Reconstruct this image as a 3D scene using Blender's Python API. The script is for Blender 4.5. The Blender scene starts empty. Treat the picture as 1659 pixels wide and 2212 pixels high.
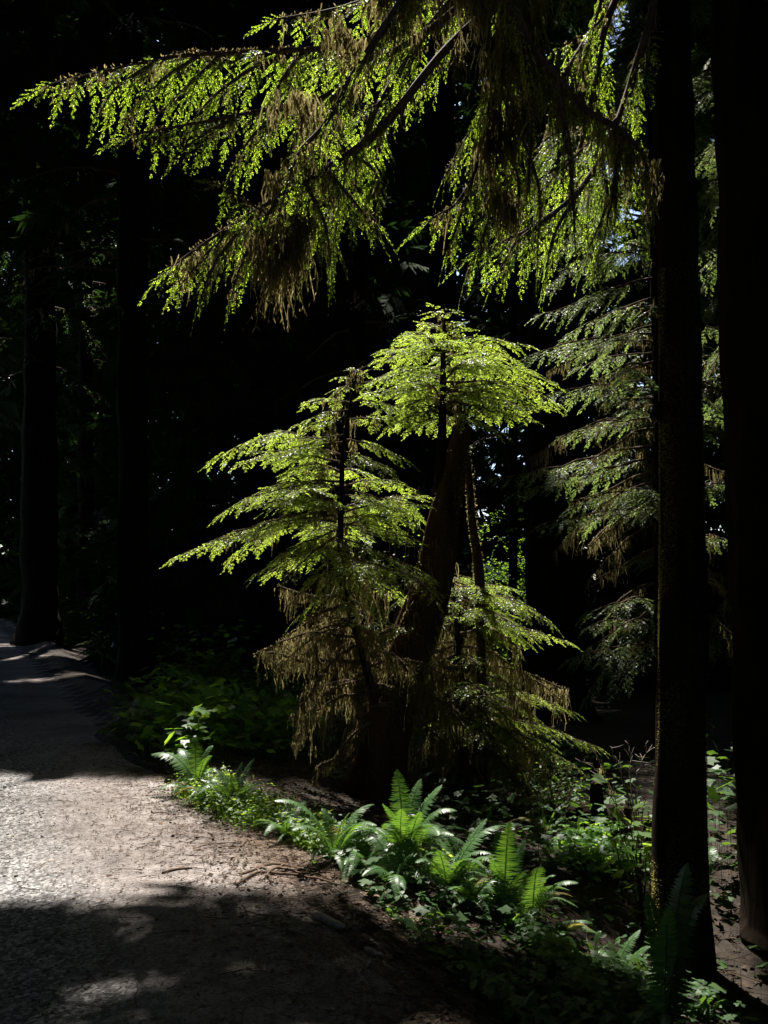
import bpy, math, random
import numpy as np

# ------------------------------------------------------------------ camera, sky, sun, exposure
SC = bpy.context.scene
COL = SC.collection
F, PW, PH, EYE = 1916.0, 1659.0, 2212.0, 1.6           # focal length in photo units, photo size, eye height
PITCH = math.atan(184 / F)
cam_d = bpy.data.cameras.new("camera")
cam = bpy.data.objects.new("camera", cam_d)
COL.objects.link(cam)
cam.location = (0, 0, EYE)
cam.rotation_euler = (math.pi / 2 + PITCH, 0, 0)
cam_d.sensor_fit = 'VERTICAL'
cam_d.sensor_height = 24
cam_d.lens = 24 * F / PH
cam_d.clip_start = 0.05
cam_d.clip_end = 2000
SC.camera = cam

SUN_EL, SUN_AZ = math.radians(62), math.radians(-14)    # azimuth from +Y towards +X
S = np.array([math.sin(SUN_AZ) * math.cos(SUN_EL), math.cos(SUN_AZ) * math.cos(SUN_EL), math.sin(SUN_EL)])
W = bpy.data.worlds.new("World")
SC.world = W
W.use_nodes = True
nt = W.node_tree
sky = nt.nodes.new('ShaderNodeTexSky')
sky.sky_type = 'NISHITA'
sky.sun_disc = False
sky.sun_elevation = SUN_EL
sky.sun_rotation = SUN_AZ
nt.links.new(sky.outputs[0], nt.nodes['Background'].inputs[0])
nt.nodes['Background'].inputs[1].default_value = 0.09
sl = bpy.data.lights.new("sun", 'SUN')
sl.energy = 5.0
sl.angle = math.radians(0.5)
sl.color = (1.0, 0.95, 0.87)
so = bpy.data.objects.new("sun", sl)
COL.objects.link(so)
so.rotation_euler = (math.pi / 2 - SUN_EL, 0, math.pi - SUN_AZ)
so.location = (-6, 30, 40)
SC.view_settings.view_transform = 'Standard'
SC.view_settings.look = 'None'
SC.view_settings.exposure = 1.6
SC.view_settings.gamma = 1
SC.cycles.max_bounces = 4
SC.cycles.diffuse_bounces = 3
SC.cycles.glossy_bounces = 2
SC.cycles.transmission_bounces = 3
SC.cycles.use_denoising = True
SC.cycles.denoiser = 'OPENIMAGEDENOISE'
SC.cycles.denoising_input_passes = 'RGB_ALBEDO_NORMAL'
SC.cycles.denoising_prefilter = 'ACCURATE'
SC.cycles.sample_clamp_indirect = 1.5

rng = np.random.default_rng(11)
UP = np.array([0, 0, 1.0])

# ------------------------------------------------------------------ maths helpers
def nrm(a):
    return a / np.maximum(np.linalg.norm(a, axis=-1, keepdims=True), 1e-9)

def at(x, y, Y):
    """the place at depth Y seen at photo position x, y"""
    dx, dy = (x - PW / 2) / F, (PH / 2 - y) / F
    d = np.array([dx, math.cos(PITCH) - dy * math.sin(PITCH), math.sin(PITCH) + dy * math.cos(PITCH)])
    return np.array([0, 0, EYE]) + d * (Y / d[1])

class Noise:
    """smooth value noise in 2-D or 3-D made of random sine waves"""
    def __init__(s, seed, dim=2, n=14, lo=.4, hi=3.0):
        r = np.random.default_rng(seed)
        d = nrm(r.normal(size=(n, dim)))
        f = np.exp(r.uniform(math.log(lo), math.log(hi), n))
        s.k = d * f[:, None]
        s.p = r.uniform(0, 6.28, n)
        s.a = f ** -.5
        s.a /= np.sqrt((s.a ** 2).sum() / 2)
    def __call__(s, *c):
        P = np.stack(c, -1)
        return (np.sin(P @ s.k.T + s.p) * s.a).sum(-1)

nz_ground = Noise(1, lo=.3, hi=2.5)
nz_fine = Noise(2, lo=2, hi=12, n=18)
nz_gap = Noise(3, lo=.8, hi=3.2, n=16)
nz_edge = Noise(4, lo=.6, hi=5, n=14)

def verge(X, Y):
    """metres to the right of the road's edge"""
    return (X - (1.76 - .453 * Y)) * .911

def sstep(a, b, x):
    t = np.clip((x - a) / (b - a), 0, 1)
    return t * t * (3 - 2 * t)

def gz(X, Y):
    """height of the ground"""
    X, Y = np.asarray(X, float), np.asarray(Y, float)
    d = verge(X, Y)
    w = sstep(0, .5, d)
    z = -.30 * sstep(.15, 2.2, d) + .05 * nz_ground(X, Y) * w + .012 * nz_fine(X, Y) * w
    z = z + .010 * nz_ground(X * .8 + 9, Y * .8) + .10 * np.exp(-((d - .35) / .35) ** 2) * sstep(7, 9, Y)
    z = z - .32 * np.exp(-((X - 2.0) ** 2 / 1.1 + (Y - 5.2) ** 2 / 2.2))
    z = z + 1.6 * sstep(20, 60, Y) * sstep(2, 14, d)
    return z

def ground_at(x, y):
    """the place on the ground seen at photo position x, y"""
    prev = 1.5
    for Y in np.arange(1.5, 90, .03):
        p = at(x, y, Y)
        if p[2] < gz(p[0], p[1]):
            break
        prev = Y
    p = at(x, y, prev)
    p[2] = gz(p[0], p[1])
    return p

def on_ground(X, Y, up=0.0):
    return np.array([X, Y, float(gz(X, Y)) + up])

# ------------------------------------------------------------------ mesh helpers
class Geo:
    def __init__(s):
        s.v, s.q, s.t, s.n = [], [], [], 0
        s.mq, s.mt, s.slot = [], [], 0
    def add(s, v, q=None, t=None):
        v = np.asarray(v, float).reshape(-1, 3)
        if q is not None and len(q):
            s.q.append(np.asarray(q, int).reshape(-1, 4) + s.n)
            s.mq.append(np.full(len(s.q[-1]), s.slot))
        if t is not None and len(t):
            s.t.append(np.asarray(t, int).reshape(-1, 3) + s.n)
            s.mt.append(np.full(len(s.t[-1]), s.slot))
        s.v.append(v)
        s.n += len(v)
    def build(s, name, mat, parent=None, origin=None, smooth=True):
        v = np.concatenate(s.v) if s.v else np.zeros((0, 3))
        if origin is None:
            origin = np.array(parent.location) if parent is not None and parent.parent is None else np.zeros(3)
            if parent is not None and parent.parent is not None:
                origin = np.array(parent.parent.location)
        v = v - origin
        q = np.concatenate(s.q) if s.q else np.zeros((0, 4), int)
        t = np.concatenate(s.t) if s.t else np.zeros((0, 3), int)
        me = bpy.data.meshes.new(name)
        me.vertices.add(len(v))
        me.vertices.foreach_set('co', v.astype(np.float32).ravel())
        me.loops.add(len(q) * 4 + len(t) * 3)
        me.loops.foreach_set('vertex_index', np.concatenate([q.ravel(), t.ravel()]).astype(np.int32))
        me.polygons.add(len(q) + len(t))
        st = np.concatenate([np.arange(len(q)) * 4, len(q) * 4 + np.arange(len(t)) * 3]).astype(np.int32)
        me.polygons.foreach_set('loop_start', st)
        me.polygons.foreach_set('use_smooth', np.full(len(q) + len(t), smooth))
        me.update(calc_edges=True)
        for m_ in (mat if isinstance(mat, (list, tuple)) else [mat]):
            me.materials.append(m_)
        if isinstance(mat, (list, tuple)):
            me.polygons.foreach_set('material_index', np.concatenate(s.mq + s.mt).astype(np.int32))
        o = bpy.data.objects.new(name, me)
        COL.objects.link(o)
        if parent is not None:
            o.parent = parent
        else:
            o.location = origin
        return o

def thing(name, label, cat, loc, group=None):
    o = bpy.data.objects.new(name, None)
    o.empty_display_size = .2
    COL.objects.link(o)
    o.location = tuple(float(c) for c in loc)
    o['label'], o['category'] = label, cat
    if group:
        o['group'] = group
    return o

def tag(o, label, cat=None, group=None, kind=None):
    o['label'] = label
    if cat: o['category'] = cat
    if group: o['group'] = group
    if kind: o['kind'] = kind
    return o

def smooth_line(pts, n):
    """Catmull-Rom through pts (k,m) sampled n times"""
    P = np.asarray(pts, float)
    if len(P) == 2:
        return P[0] + (P[1] - P[0]) * np.linspace(0, 1, n)[:, None]
    P = np.vstack([2 * P[0] - P[1], P, 2 * P[-1] - P[-2]])
    u = np.linspace(0, len(P) - 3 - 1e-6, n)
    i = u.astype(int)
    f = (u - i)[:, None]
    a, b, c, d = P[i], P[i + 1], P[i + 2], P[i + 3]
    return .5 * (2 * b + (c - a) * f + (2 * a - 5 * b + 4 * c - d) * f ** 2 + (3 * b - 3 * c + d - a) * f ** 3)

def frames(line):
    t = nrm(np.gradient(line, axis=0))
    ref = np.where(np.abs(t[:, 2:3]) > .9, np.array([[0, 1.0, 0]]), UP[None])
    b = nrm(np.cross(t, ref))
    return t, b, np.cross(b, t)

def tube(g, line, rad, seg=8, rough=0.0, ridges=0, cap=True, seed=0):
    line = np.asarray(line, float)
    rad = np.broadcast_to(np.asarray(rad, float), (len(line),))
    t, b, n = frames(line)
    th = np.linspace(0, 2 * np.pi, seg, endpoint=False)
    R = np.repeat(rad[:, None], seg, 1)
    if rough or ridges:
        k = Noise(100 + seed, 3, 16, 2.0, 9.0)
        R = R * (1 + rough * .5 * k(np.cos(th)[None] * 1.2 + 0 * R, np.sin(th)[None] * 1.2 + 0 * R, line[:, 2:3] * 1.5 + 0 * R))
    if ridges:
        k2 = Noise(200 + seed, 3, 24, 8.0, 22.0)
        R = R * (1 + ridges * k2(np.cos(th)[None] + 0 * R, np.sin(th)[None] + 0 * R, line[:, 2:3] * .25 + 0 * R))
    V = line[:, None] + R[..., None] * (np.cos(th)[None, :, None] * b[:, None] + np.sin(th)[None, :, None] * n[:, None])
    m = len(line)
    i, j = np.meshgrid(np.arange(m - 1), np.arange(seg), indexing='ij')
    j2 = (j + 1) % seg
    Q = np.stack([i * seg + j, i * seg + j2, (i + 1) * seg + j2, (i + 1) * seg + j], -1).reshape(-1, 4)
    V = V.reshape(-1, 3)
    T = None
    if cap:
        V = np.vstack([V, line[:1] - t[:1] * rad[0] * .2, line[-1:] + t[-1:] * rad[-1] * .3])
        jj = np.arange(seg)
        T = np.concatenate([np.stack([0 * jj + m * seg, (jj + 1) % seg, jj], -1),
                            np.stack([0 * jj + m * seg + 1, (m - 1) * seg + jj, (m - 1) * seg + (jj + 1) % seg], -1)])
    g.add(V, Q, T)

def kites(g, p, d, n, L, Wd, wide=.45, bend=0.0):
    """one pointed leaf quad each: base p, direction d, face normal n"""
    L, Wd = np.asarray(L)[:, None], np.asarray(Wd)[:, None]
    b = nrm(np.cross(n, d)) * Wd * .5
    m = p + d * L * wide
    tip = p + d * L - UP * bend * L
    V = np.stack([p, m + b, tip, m - b], 1).reshape(-1, 3)
    g.add(V, np.arange(len(p) * 4).reshape(-1, 4))

def ribbons(g, p0, p1, w):
    """thin three-sided twigs from p0 to p1"""
    d = nrm(p1 - p0)
    a = nrm(np.cross(d, np.array([.3, .2, 1.0])))
    b = np.cross(d, a)
    w = np.asarray(w)
    w = w[:, None] if w.ndim else w
    k = len(p0)
    rows = []
    for c in (0, 2.1, 4.2):
        o = (a * math.cos(c) + b * math.sin(c)) * w
        rows += [p0 + o, p1 + o * .5]
    V = np.stack(rows, 1).reshape(-1, 3)
    base = np.arange(k)[:, None] * 6
    Q = np.concatenate([base + np.array([[0, 1, 3, 2]]), base + np.array([[2, 3, 5, 4]]), base + np.array([[4, 5, 1, 0]])])
    g.add(V, Q)

def expand(o, d, n, L, spacing, ang, lenf, droop, jit=.25, s0=.06):
    """side shoots along every axis (o, d, n, L): alternate sides, flat in the plane of n"""
    cnt = np.maximum(2, (L / spacing).astype(int))
    tot = cnt.sum()
    idx = np.repeat(np.arange(len(o)), cnt)
    k = np.arange(tot) - np.repeat(np.cumsum(cnt) - cnt, cnt)
    s = s0 + (1 - s0) * np.clip((k + .5 + rng.uniform(-.3, .3, tot)) / cnt[idx], 0, 1)
    side = np.where(k % 2 == 0, 1.0, -1.0)[:, None]
    tg = nrm(d[idx] - UP * (2 * droop * s)[:, None])
    pos = o[idx] + d[idx] * (L[idx] * s)[:, None] - UP * (droop * L[idx] * s * s)[:, None]
    b = nrm(np.cross(n[idx], tg))
    a = ang * (1 - .45 * s) + rng.normal(0, .1, tot)
    nd = nrm(tg * np.cos(a)[:, None] + b * side * np.sin(a)[:, None] + rng.normal(0, jit * .3, (tot, 3)))
    nn = nrm(n[idx] + rng.normal(0, jit, (tot, 3)))
    return pos, nd, nn, L[idx] * lenf(s) * rng.uniform(.75, 1.15, tot), s

class Foliage:
    """collects sprays and turns them into needle tufts plus fine twigs"""
    def __init__(s, leaf=.024, wid=.011, tw_sp=.03, lf_sp=.014):
        s.o, s.d, s.n, s.L = [], [], [], []
        s.leaf, s.wid, s.tw_sp, s.lf_sp = leaf, wid, tw_sp, lf_sp
    def sprays(s, o, d, n, L):
        s.o.append(np.atleast_2d(o)); s.d.append(np.atleast_2d(d)); s.n.append(np.atleast_2d(n)); s.L.append(np.atleast_1d(L))
    def limb(s, line, size, spacing=.09, hang=0.15, start=.15, ang=.95, prof=None, tip=True, keep=1.0):
        """sprays on both sides of a limb"""
        line = np.asarray(line)
        seg = np.linalg.norm(np.diff(line, axis=0), axis=1)
        cum = np.concatenate([[0], np.cumsum(seg)])
        tot = cum[-1]
        k = max(3, int(tot * (1 - start) / spacing))
        u = start + (1 - start) * (np.arange(k) + rng.uniform(0, .8, k)) / k
        u = u[rng.random(k) < keep]
        k = len(u)
        if k == 0: return
        pos = np.stack([np.interp(u * tot, cum, line[:, c]) for c in range(3)], -1)
        t, _, _ = frames(line)
        tg = nrm(np.stack([np.interp(u * tot, cum, t[:, c]) for c in range(3)], -1))
        side = np.where(np.arange(k) % 2 == 0, 1.0, -1.0)[:, None]
        b = nrm(np.cross(UP[None], tg)) * side
        a = ang * rng.uniform(.75, 1.15, k)[:, None]
        h = hang * rng.uniform(.5, 1.5, k)[:, None]
        d = nrm(tg * np.cos(a) + b * np.sin(a) - UP * h + rng.normal(0, .08, (k, 3)))
        n = np.cross(tg, d) * side
        n = nrm(n * np.sign(n[:, 2:3] + 1e-6) + rng.normal(0, .12, (k, 3)))
        pr = (np.minimum(1, .35 + u * 1.6) * (1.15 - .8 * u)) if prof is None else prof(u)
        s.sprays(pos, d, n, size * pr * rng.uniform(.7, 1.2, k))
        if tip:
            tn = nrm(np.cross(tg[-1], np.cross(UP, tg[-1])))
            s.sprays(line[-2][None], tg[-1][None], tn[None], np.array([size * .55]))
    def emit(s, gl, gt, droop=.2, tw_len=.42, tw_ang=.85, drop=0.0):
        o, d, n, L = (np.concatenate(x) for x in (s.o, s.d, s.n, s.L))
        e = o + d * L[:, None] * .5 - UP * (droop * .25 * L)[:, None]
        e2 = o + d * L[:, None] - UP * (droop * L)[:, None]
        if gt is gl: gl.slot = 1
        if gt is not None:
            ribbons(gt, o, e, np.full(len(o), .0028))
            ribbons(gt, e, e2, np.full(len(o), .0018))
        to, td, tn, tL, ts = expand(o, d, n, L, s.tw_sp, tw_ang, lambda q: tw_len * (1.02 - .8 * q), droop, .16)
        # the axis tip itself is a twig too
        to = np.vstack([to, o + d * (L * .55)[:, None] - UP * (droop * .3 * L)[:, None]])
        td = np.vstack([td, nrm(d - UP * droop * 1.4)])
        tn = np.vstack([tn, n]); tL = np.concatenate([tL, L * .45])
        if gt is not None:
            ribbons(gt, to, to + td * tL[:, None], np.full(len(to), .0013))
        gl.slot = 0
        lo, ld, ln, lL, ls = expand(to, td, tn, np.maximum(tL, s.lf_sp * 2.2), s.lf_sp, .95, lambda q: 0 * q + 1, .06, .42, .1)
        k = len(lo)
        if drop:
            m = rng.random(k) > drop
            lo, ld, ln, ls = lo[m], ld[m], ln[m], ls[m]
            k = len(lo)
        sz = s.leaf * rng.uniform(.7, 1.2, k) * (1.0 - .35 * ls)
        kites(gl, lo, ld, ln, sz, s.wid / s.leaf * sz * rng.uniform(.8, 1.2, k), .55)

def beards(g, p, L, w=.012, facing=None):
    """hanging moss: each strand a wavering tapering strip with short barbs"""
    k = len(p)
    if k == 0: return
    K = 5
    s = np.linspace(0, 1, K)
    az = rng.uniform(0, np.pi, k)
    b = np.stack([np.cos(az), np.sin(az), 0 * az], -1)
    wob = np.cumsum(rng.normal(0, .055, (k, K, 3)), 1) * L[:, None, None] * np.array([1, 1, .2])
    wob[:, 0] = 0
    c = p[:, None] + wob - UP * (s[None, :, None] * L[:, None, None])
    ww = (w * rng.uniform(.4, 1.3, (k, K)) * (1 - s ** 2)[None] * .5 + .0009)[..., None]
    V = np.stack([c - b[:, None] * ww, c + b[:, None] * ww], 2).reshape(-1, 3)
    base = (np.arange(k)[:, None] * K + np.arange(K - 1)[None]).reshape(-1, 1) * 2
    g.add(V, base + np.array([[0, 1, 3, 2]]))
    m = np.maximum(2, (L / .035).astype(int))
    idx = np.repeat(np.arange(k), m)
    u = rng.random(len(idx)) * (K - 1.001)
    i = u.astype(int)
    f = (u - i)[:, None]
    q = c[idx, i] * (1 - f) + c[idx, i + 1] * f
    d = nrm(rng.normal(0, .33, (len(idx), 3)) - UP)
    kites(g, q, d, nrm(rng.normal(size=(len(idx), 3))), rng.uniform(.012, .04, len(idx)), rng.uniform(.0022, .005, len(idx)), .4)

def along(line, dens, start=0, end=1):
    line = np.asarray(line)
    seg = np.linalg.norm(np.diff(line, axis=0), axis=1)
    cum = np.concatenate([[0], np.cumsum(seg)])
    k = max(1, int(cum[-1] * dens * (end - start)))
    u = rng.uniform(start, end, k)
    return np.stack([np.interp(u * cum[-1], cum, line[:, c]) for c in range(3)], -1), u, cum[-1]

def tails(g, p, L, per=9, spread=.016, w=.009):
    """pointed tails of moss: strands bunched at every anchor, the middle ones longest"""
    k = len(p)
    if k == 0: return
    idx = np.repeat(np.arange(k), per)
    o = rng.normal(0, 1, (len(idx), 3)) * np.array([1, 1, .4])
    r = np.linalg.norm(o[:, :2], axis=1)
    wide = (.55 + 1.6 * L)[idx]
    beards(g, p[idx] + o * (spread * wide)[:, None], L[idx] * np.exp(-.35 * r) * rng.uniform(.55, 1.05, len(idx)), w)

def limb_moss(g, line, dens, length, rad=.012, start=0, end=1, w=.006):
    """moss hanging in tails under a limb, long and short by turns, with a cushion on top"""
    p, u, tot = along(line, dens / 5.5, start, end)
    ph = rng.uniform(0, 9)
    env = .5 + .5 * np.sin(u * tot * 7 + ph + 1.5 * np.sin(u * tot * 19 + ph))
    L = length * (.12 + .88 * env ** 1.8) * rng.uniform(.4, 1.25, len(p))
    tails(g, p + rng.normal(0, rad * .5, p.shape) - UP * rad * .6, L, 7, .017, w)
    p, u, tot = along(line, dens * .6, start, end)
    beards(g, p + rng.normal(0, rad * .7, p.shape) - UP * rad, length * .28 * rng.uniform(.3, 1.2, len(p)), w)
    q, _, _ = along(line, dens * 1.5, start, end)
    d = nrm(rng.normal(size=q.shape) + UP * .4)
    kites(g, q + d * rad * .6, d, nrm(rng.normal(size=q.shape)), rng.uniform(.010, .024, len(q)), rng.uniform(.004, .009, len(q)))

# ------------------------------------------------------------------ materials
def mat(name):
    m = bpy.data.materials.new(name)
    m.use_nodes = True
    t = m.node_tree
    return m, t, t.nodes['Principled BSDF'], t.nodes['Material Output']

def ramp(t, fac, stops):
    r = t.nodes.new('ShaderNodeValToRGB')
    while len(r.color_ramp.elements) < len(stops):
        r.color_ramp.elements.new(.5)
    for e, (p, c) in zip(r.color_ramp.elements, stops):
        e.position = p
        e.color = (*c, 1)
    t.links.new(fac, r.inputs[0])
    return r.outputs[0]

def leaf_mat(name, stops, tstops, trans=.5, rough=.4, spec=.5):
    m, t, p, out = mat(name)
    geo = t.nodes.new('ShaderNodeNewGeometry')
    nz = t.nodes.new('ShaderNodeTexNoise')
    nz.inputs['Scale'].default_value = 3.0
    t.links.new(geo.outputs['Position'], nz.inputs['Vector'])
    mx = t.nodes.new('ShaderNodeMath'); mx.operation = 'MULTIPLY_ADD'
    mx.inputs[1].default_value = .55
    t.links.new(geo.outputs['Random Per Island'], mx.inputs[0])
    sc = t.nodes.new('ShaderNodeMath'); sc.operation = 'MULTIPLY'
    sc.inputs[1].default_value = .5
    t.links.new(nz.outputs[0], sc.inputs[0])
    t.links.new(sc.outputs[0], mx.inputs[2])
    t.links.new(ramp(t, mx.outputs[0], stops), p.inputs['Base Color'])
    p.inputs['Roughness'].default_value = rough
    p.inputs['Specular IOR Level'].default_value = spec
    tr = t.nodes.new('ShaderNodeBsdfTranslucent')
    t.links.new(ramp(t, mx.outputs[0], tstops), tr.inputs[0])
    ms = t.nodes.new('ShaderNodeMixShader')
    ms.inputs[0].default_value = trans
    t.links.new(p.outputs[0], ms.inputs[1]); t.links.new(tr.outputs[0], ms.inputs[2])
    t.links.new(ms.outputs[0], out.inputs[0])
    return m

def rough_mat(name, stops, scale=8.0, stretch=(1, 1, 1), bump=.3, rough=.9, detail=6, spec=.2):
    m, t, p, out = mat(name)
    geo = t.nodes.new('ShaderNodeNewGeometry')
    mp = t.nodes.new('ShaderNodeMapping')
    mp.inputs['Scale'].default_value = stretch
    t.links.new(geo.outputs['Position'], mp.inputs[0])
    nz = t.nodes.new('ShaderNodeTexNoise')
    nz.inputs['Scale'].default_value = scale
    nz.inputs['Detail'].default_value = detail
    nz.inputs['Roughness'].default_value = .65
    t.links.new(mp.outputs[0], nz.inputs['Vector'])
    t.links.new(ramp(t, nz.outputs[0], stops), p.inputs['Base Color'])
    bm = t.nodes.new('ShaderNodeBump')
    bm.inputs['Strength'].default_value = bump
    bm.inputs['Distance'].default_value = .03
    t.links.new(nz.outputs[0], bm.inputs['Height'])
    t.links.new(bm.outputs[0], p.inputs['Normal'])
    p.inputs['Roughness'].default_value = rough
    p.inputs['Specular IOR Level'].default_value = spec
    return m

M = {}
M['needle'] = leaf_mat('young_hemlock_needles', [(.15, (.03, .075, .012)), (.5, (.05, .12, .015)), (.85, (.075, .15, .02))],
                       [(.15, (.24, .40, .03)), (.5, (.46, .64, .06)), (.85, (.72, .84, .14))], .64, .34, .7)
M['bough'] = leaf_mat('bough_needles', [(.12, (.07, .05, .015)), (.2, (.03, .07, .012)), (.55, (.05, .11, .015)), (.85, (.07, .14, .02))],
                      [(.12, (.45, .25, .04)), (.2, (.20, .38, .015)), (.55, (.44, .66, .04)), (.85, (.70, .86, .10))], .68, .38, .5)
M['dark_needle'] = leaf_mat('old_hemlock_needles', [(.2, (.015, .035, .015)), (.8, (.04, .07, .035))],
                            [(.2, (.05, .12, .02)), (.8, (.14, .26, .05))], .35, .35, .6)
M['grey_needle'] = leaf_mat('grey_green_hemlock_needles', [(.15, (.035, .075, .03)), (.5, (.06, .11, .05)), (.85, (.09, .15, .07))],
                            [(.15, (.14, .26, .05)), (.5, (.30, .44, .10)), (.85, (.50, .64, .14))], .55, .4, .5)  # greyer and less yellow than the young needles
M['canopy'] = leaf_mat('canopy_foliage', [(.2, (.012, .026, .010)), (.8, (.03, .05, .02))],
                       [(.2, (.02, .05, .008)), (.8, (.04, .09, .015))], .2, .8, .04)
M['moss'] = leaf_mat('hanging_moss', [(.2, (.05, .042, .018)), (.8, (.12, .105, .05))],
                     [(.2, (.20, .16, .06)), (.8, (.42, .36, .155))], .55, .8, .1)
M['cushion'] = leaf_mat('moss_cushion', [(.2, (.05, .05, .012)), (.8, (.11, .11, .03))],
                        [(.2, (.34, .29, .09)), (.8, (.50, .44, .14))], .6, .8, .1)
M['fern'] = leaf_mat('fern_blades', [(.2, (.035, .085, .025)), (.8, (.07, .135, .045))],
                     [(.2, (.10, .26, .02)), (.8, (.24, .42, .04))], .28, .42, .35)
M['fern_dry'] = leaf_mat('withered_fern', [(.2, (.08, .06, .02)), (.8, (.15, .12, .04))], [(.2, (.30, .22, .04)), (.8, (.42, .36, .07))], .35, .6, .2)
M['dimmed_leaf'] = leaf_mat('shade_darkened_leaves', [(.2, (.02, .05, .015)), (.8, (.04, .085, .022))], [(.2, (.08, .2, .02)), (.8, (.18, .32, .03))], .3, .5, .25)  # leaf greens darkened, deep shade put into the colour
M['broad'] = leaf_mat('broad_leaves', [(.2, (.035, .085, .02)), (.8, (.06, .13, .03))],
                      [(.2, (.16, .36, .02)), (.8, (.36, .58, .04))], .5, .45, .3)
M['weed'] = leaf_mat('verge_leaves', [(.2, (.04, .10, .02)), (.8, (.09, .16, .03))],
                     [(.2, (.18, .36, .03)), (.8, (.55, .68, .08))], .52, .45, .25)
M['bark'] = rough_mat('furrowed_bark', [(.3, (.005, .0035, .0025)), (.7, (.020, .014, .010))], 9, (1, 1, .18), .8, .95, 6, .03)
M['twig'] = rough_mat('twig_bark', [(.3, (.05, .032, .02)), (.7, (.12, .08, .055))], 30, (1, 1, 1), .3)
M['rot'] = rough_mat('rotten_wood', [(.3, (.015, .008, .005)), (.7, (.075, .038, .021))], 7, (1, 1, .12), .9, .95, 6, .03)
M['grey_wood'] = rough_mat('weathered_stick', [(.3, (.16, .12, .10)), (.7, (.36, .30, .26))], 25, (1, 1, 1), .3)
M['soil'] = rough_mat('forest_soil', [(.3, (.010, .008, .006)), (.55, (.028, .020, .014)), (.75, (.055, .040, .029))], 11, (1, 1, 1), .8)
M['litter'] = rough_mat('dry_litter', [(.3, (.03, .02, .013)), (.7, (.16, .11, .08))], 20, (1, 1, 1), .2)
M['duff'] = rough_mat('dark_duff', [(.3, (.014, .009, .006)), (.7, (.07, .045, .028))], 16, (1, 1, 1), .3)  # darker brown than the dry litter
M['stone'] = rough_mat('road_stone', [(.3, (.10, .10, .105)), (.7, (.34, .32, .31))], 30, (1, 1, 1), .3, .8)

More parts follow.
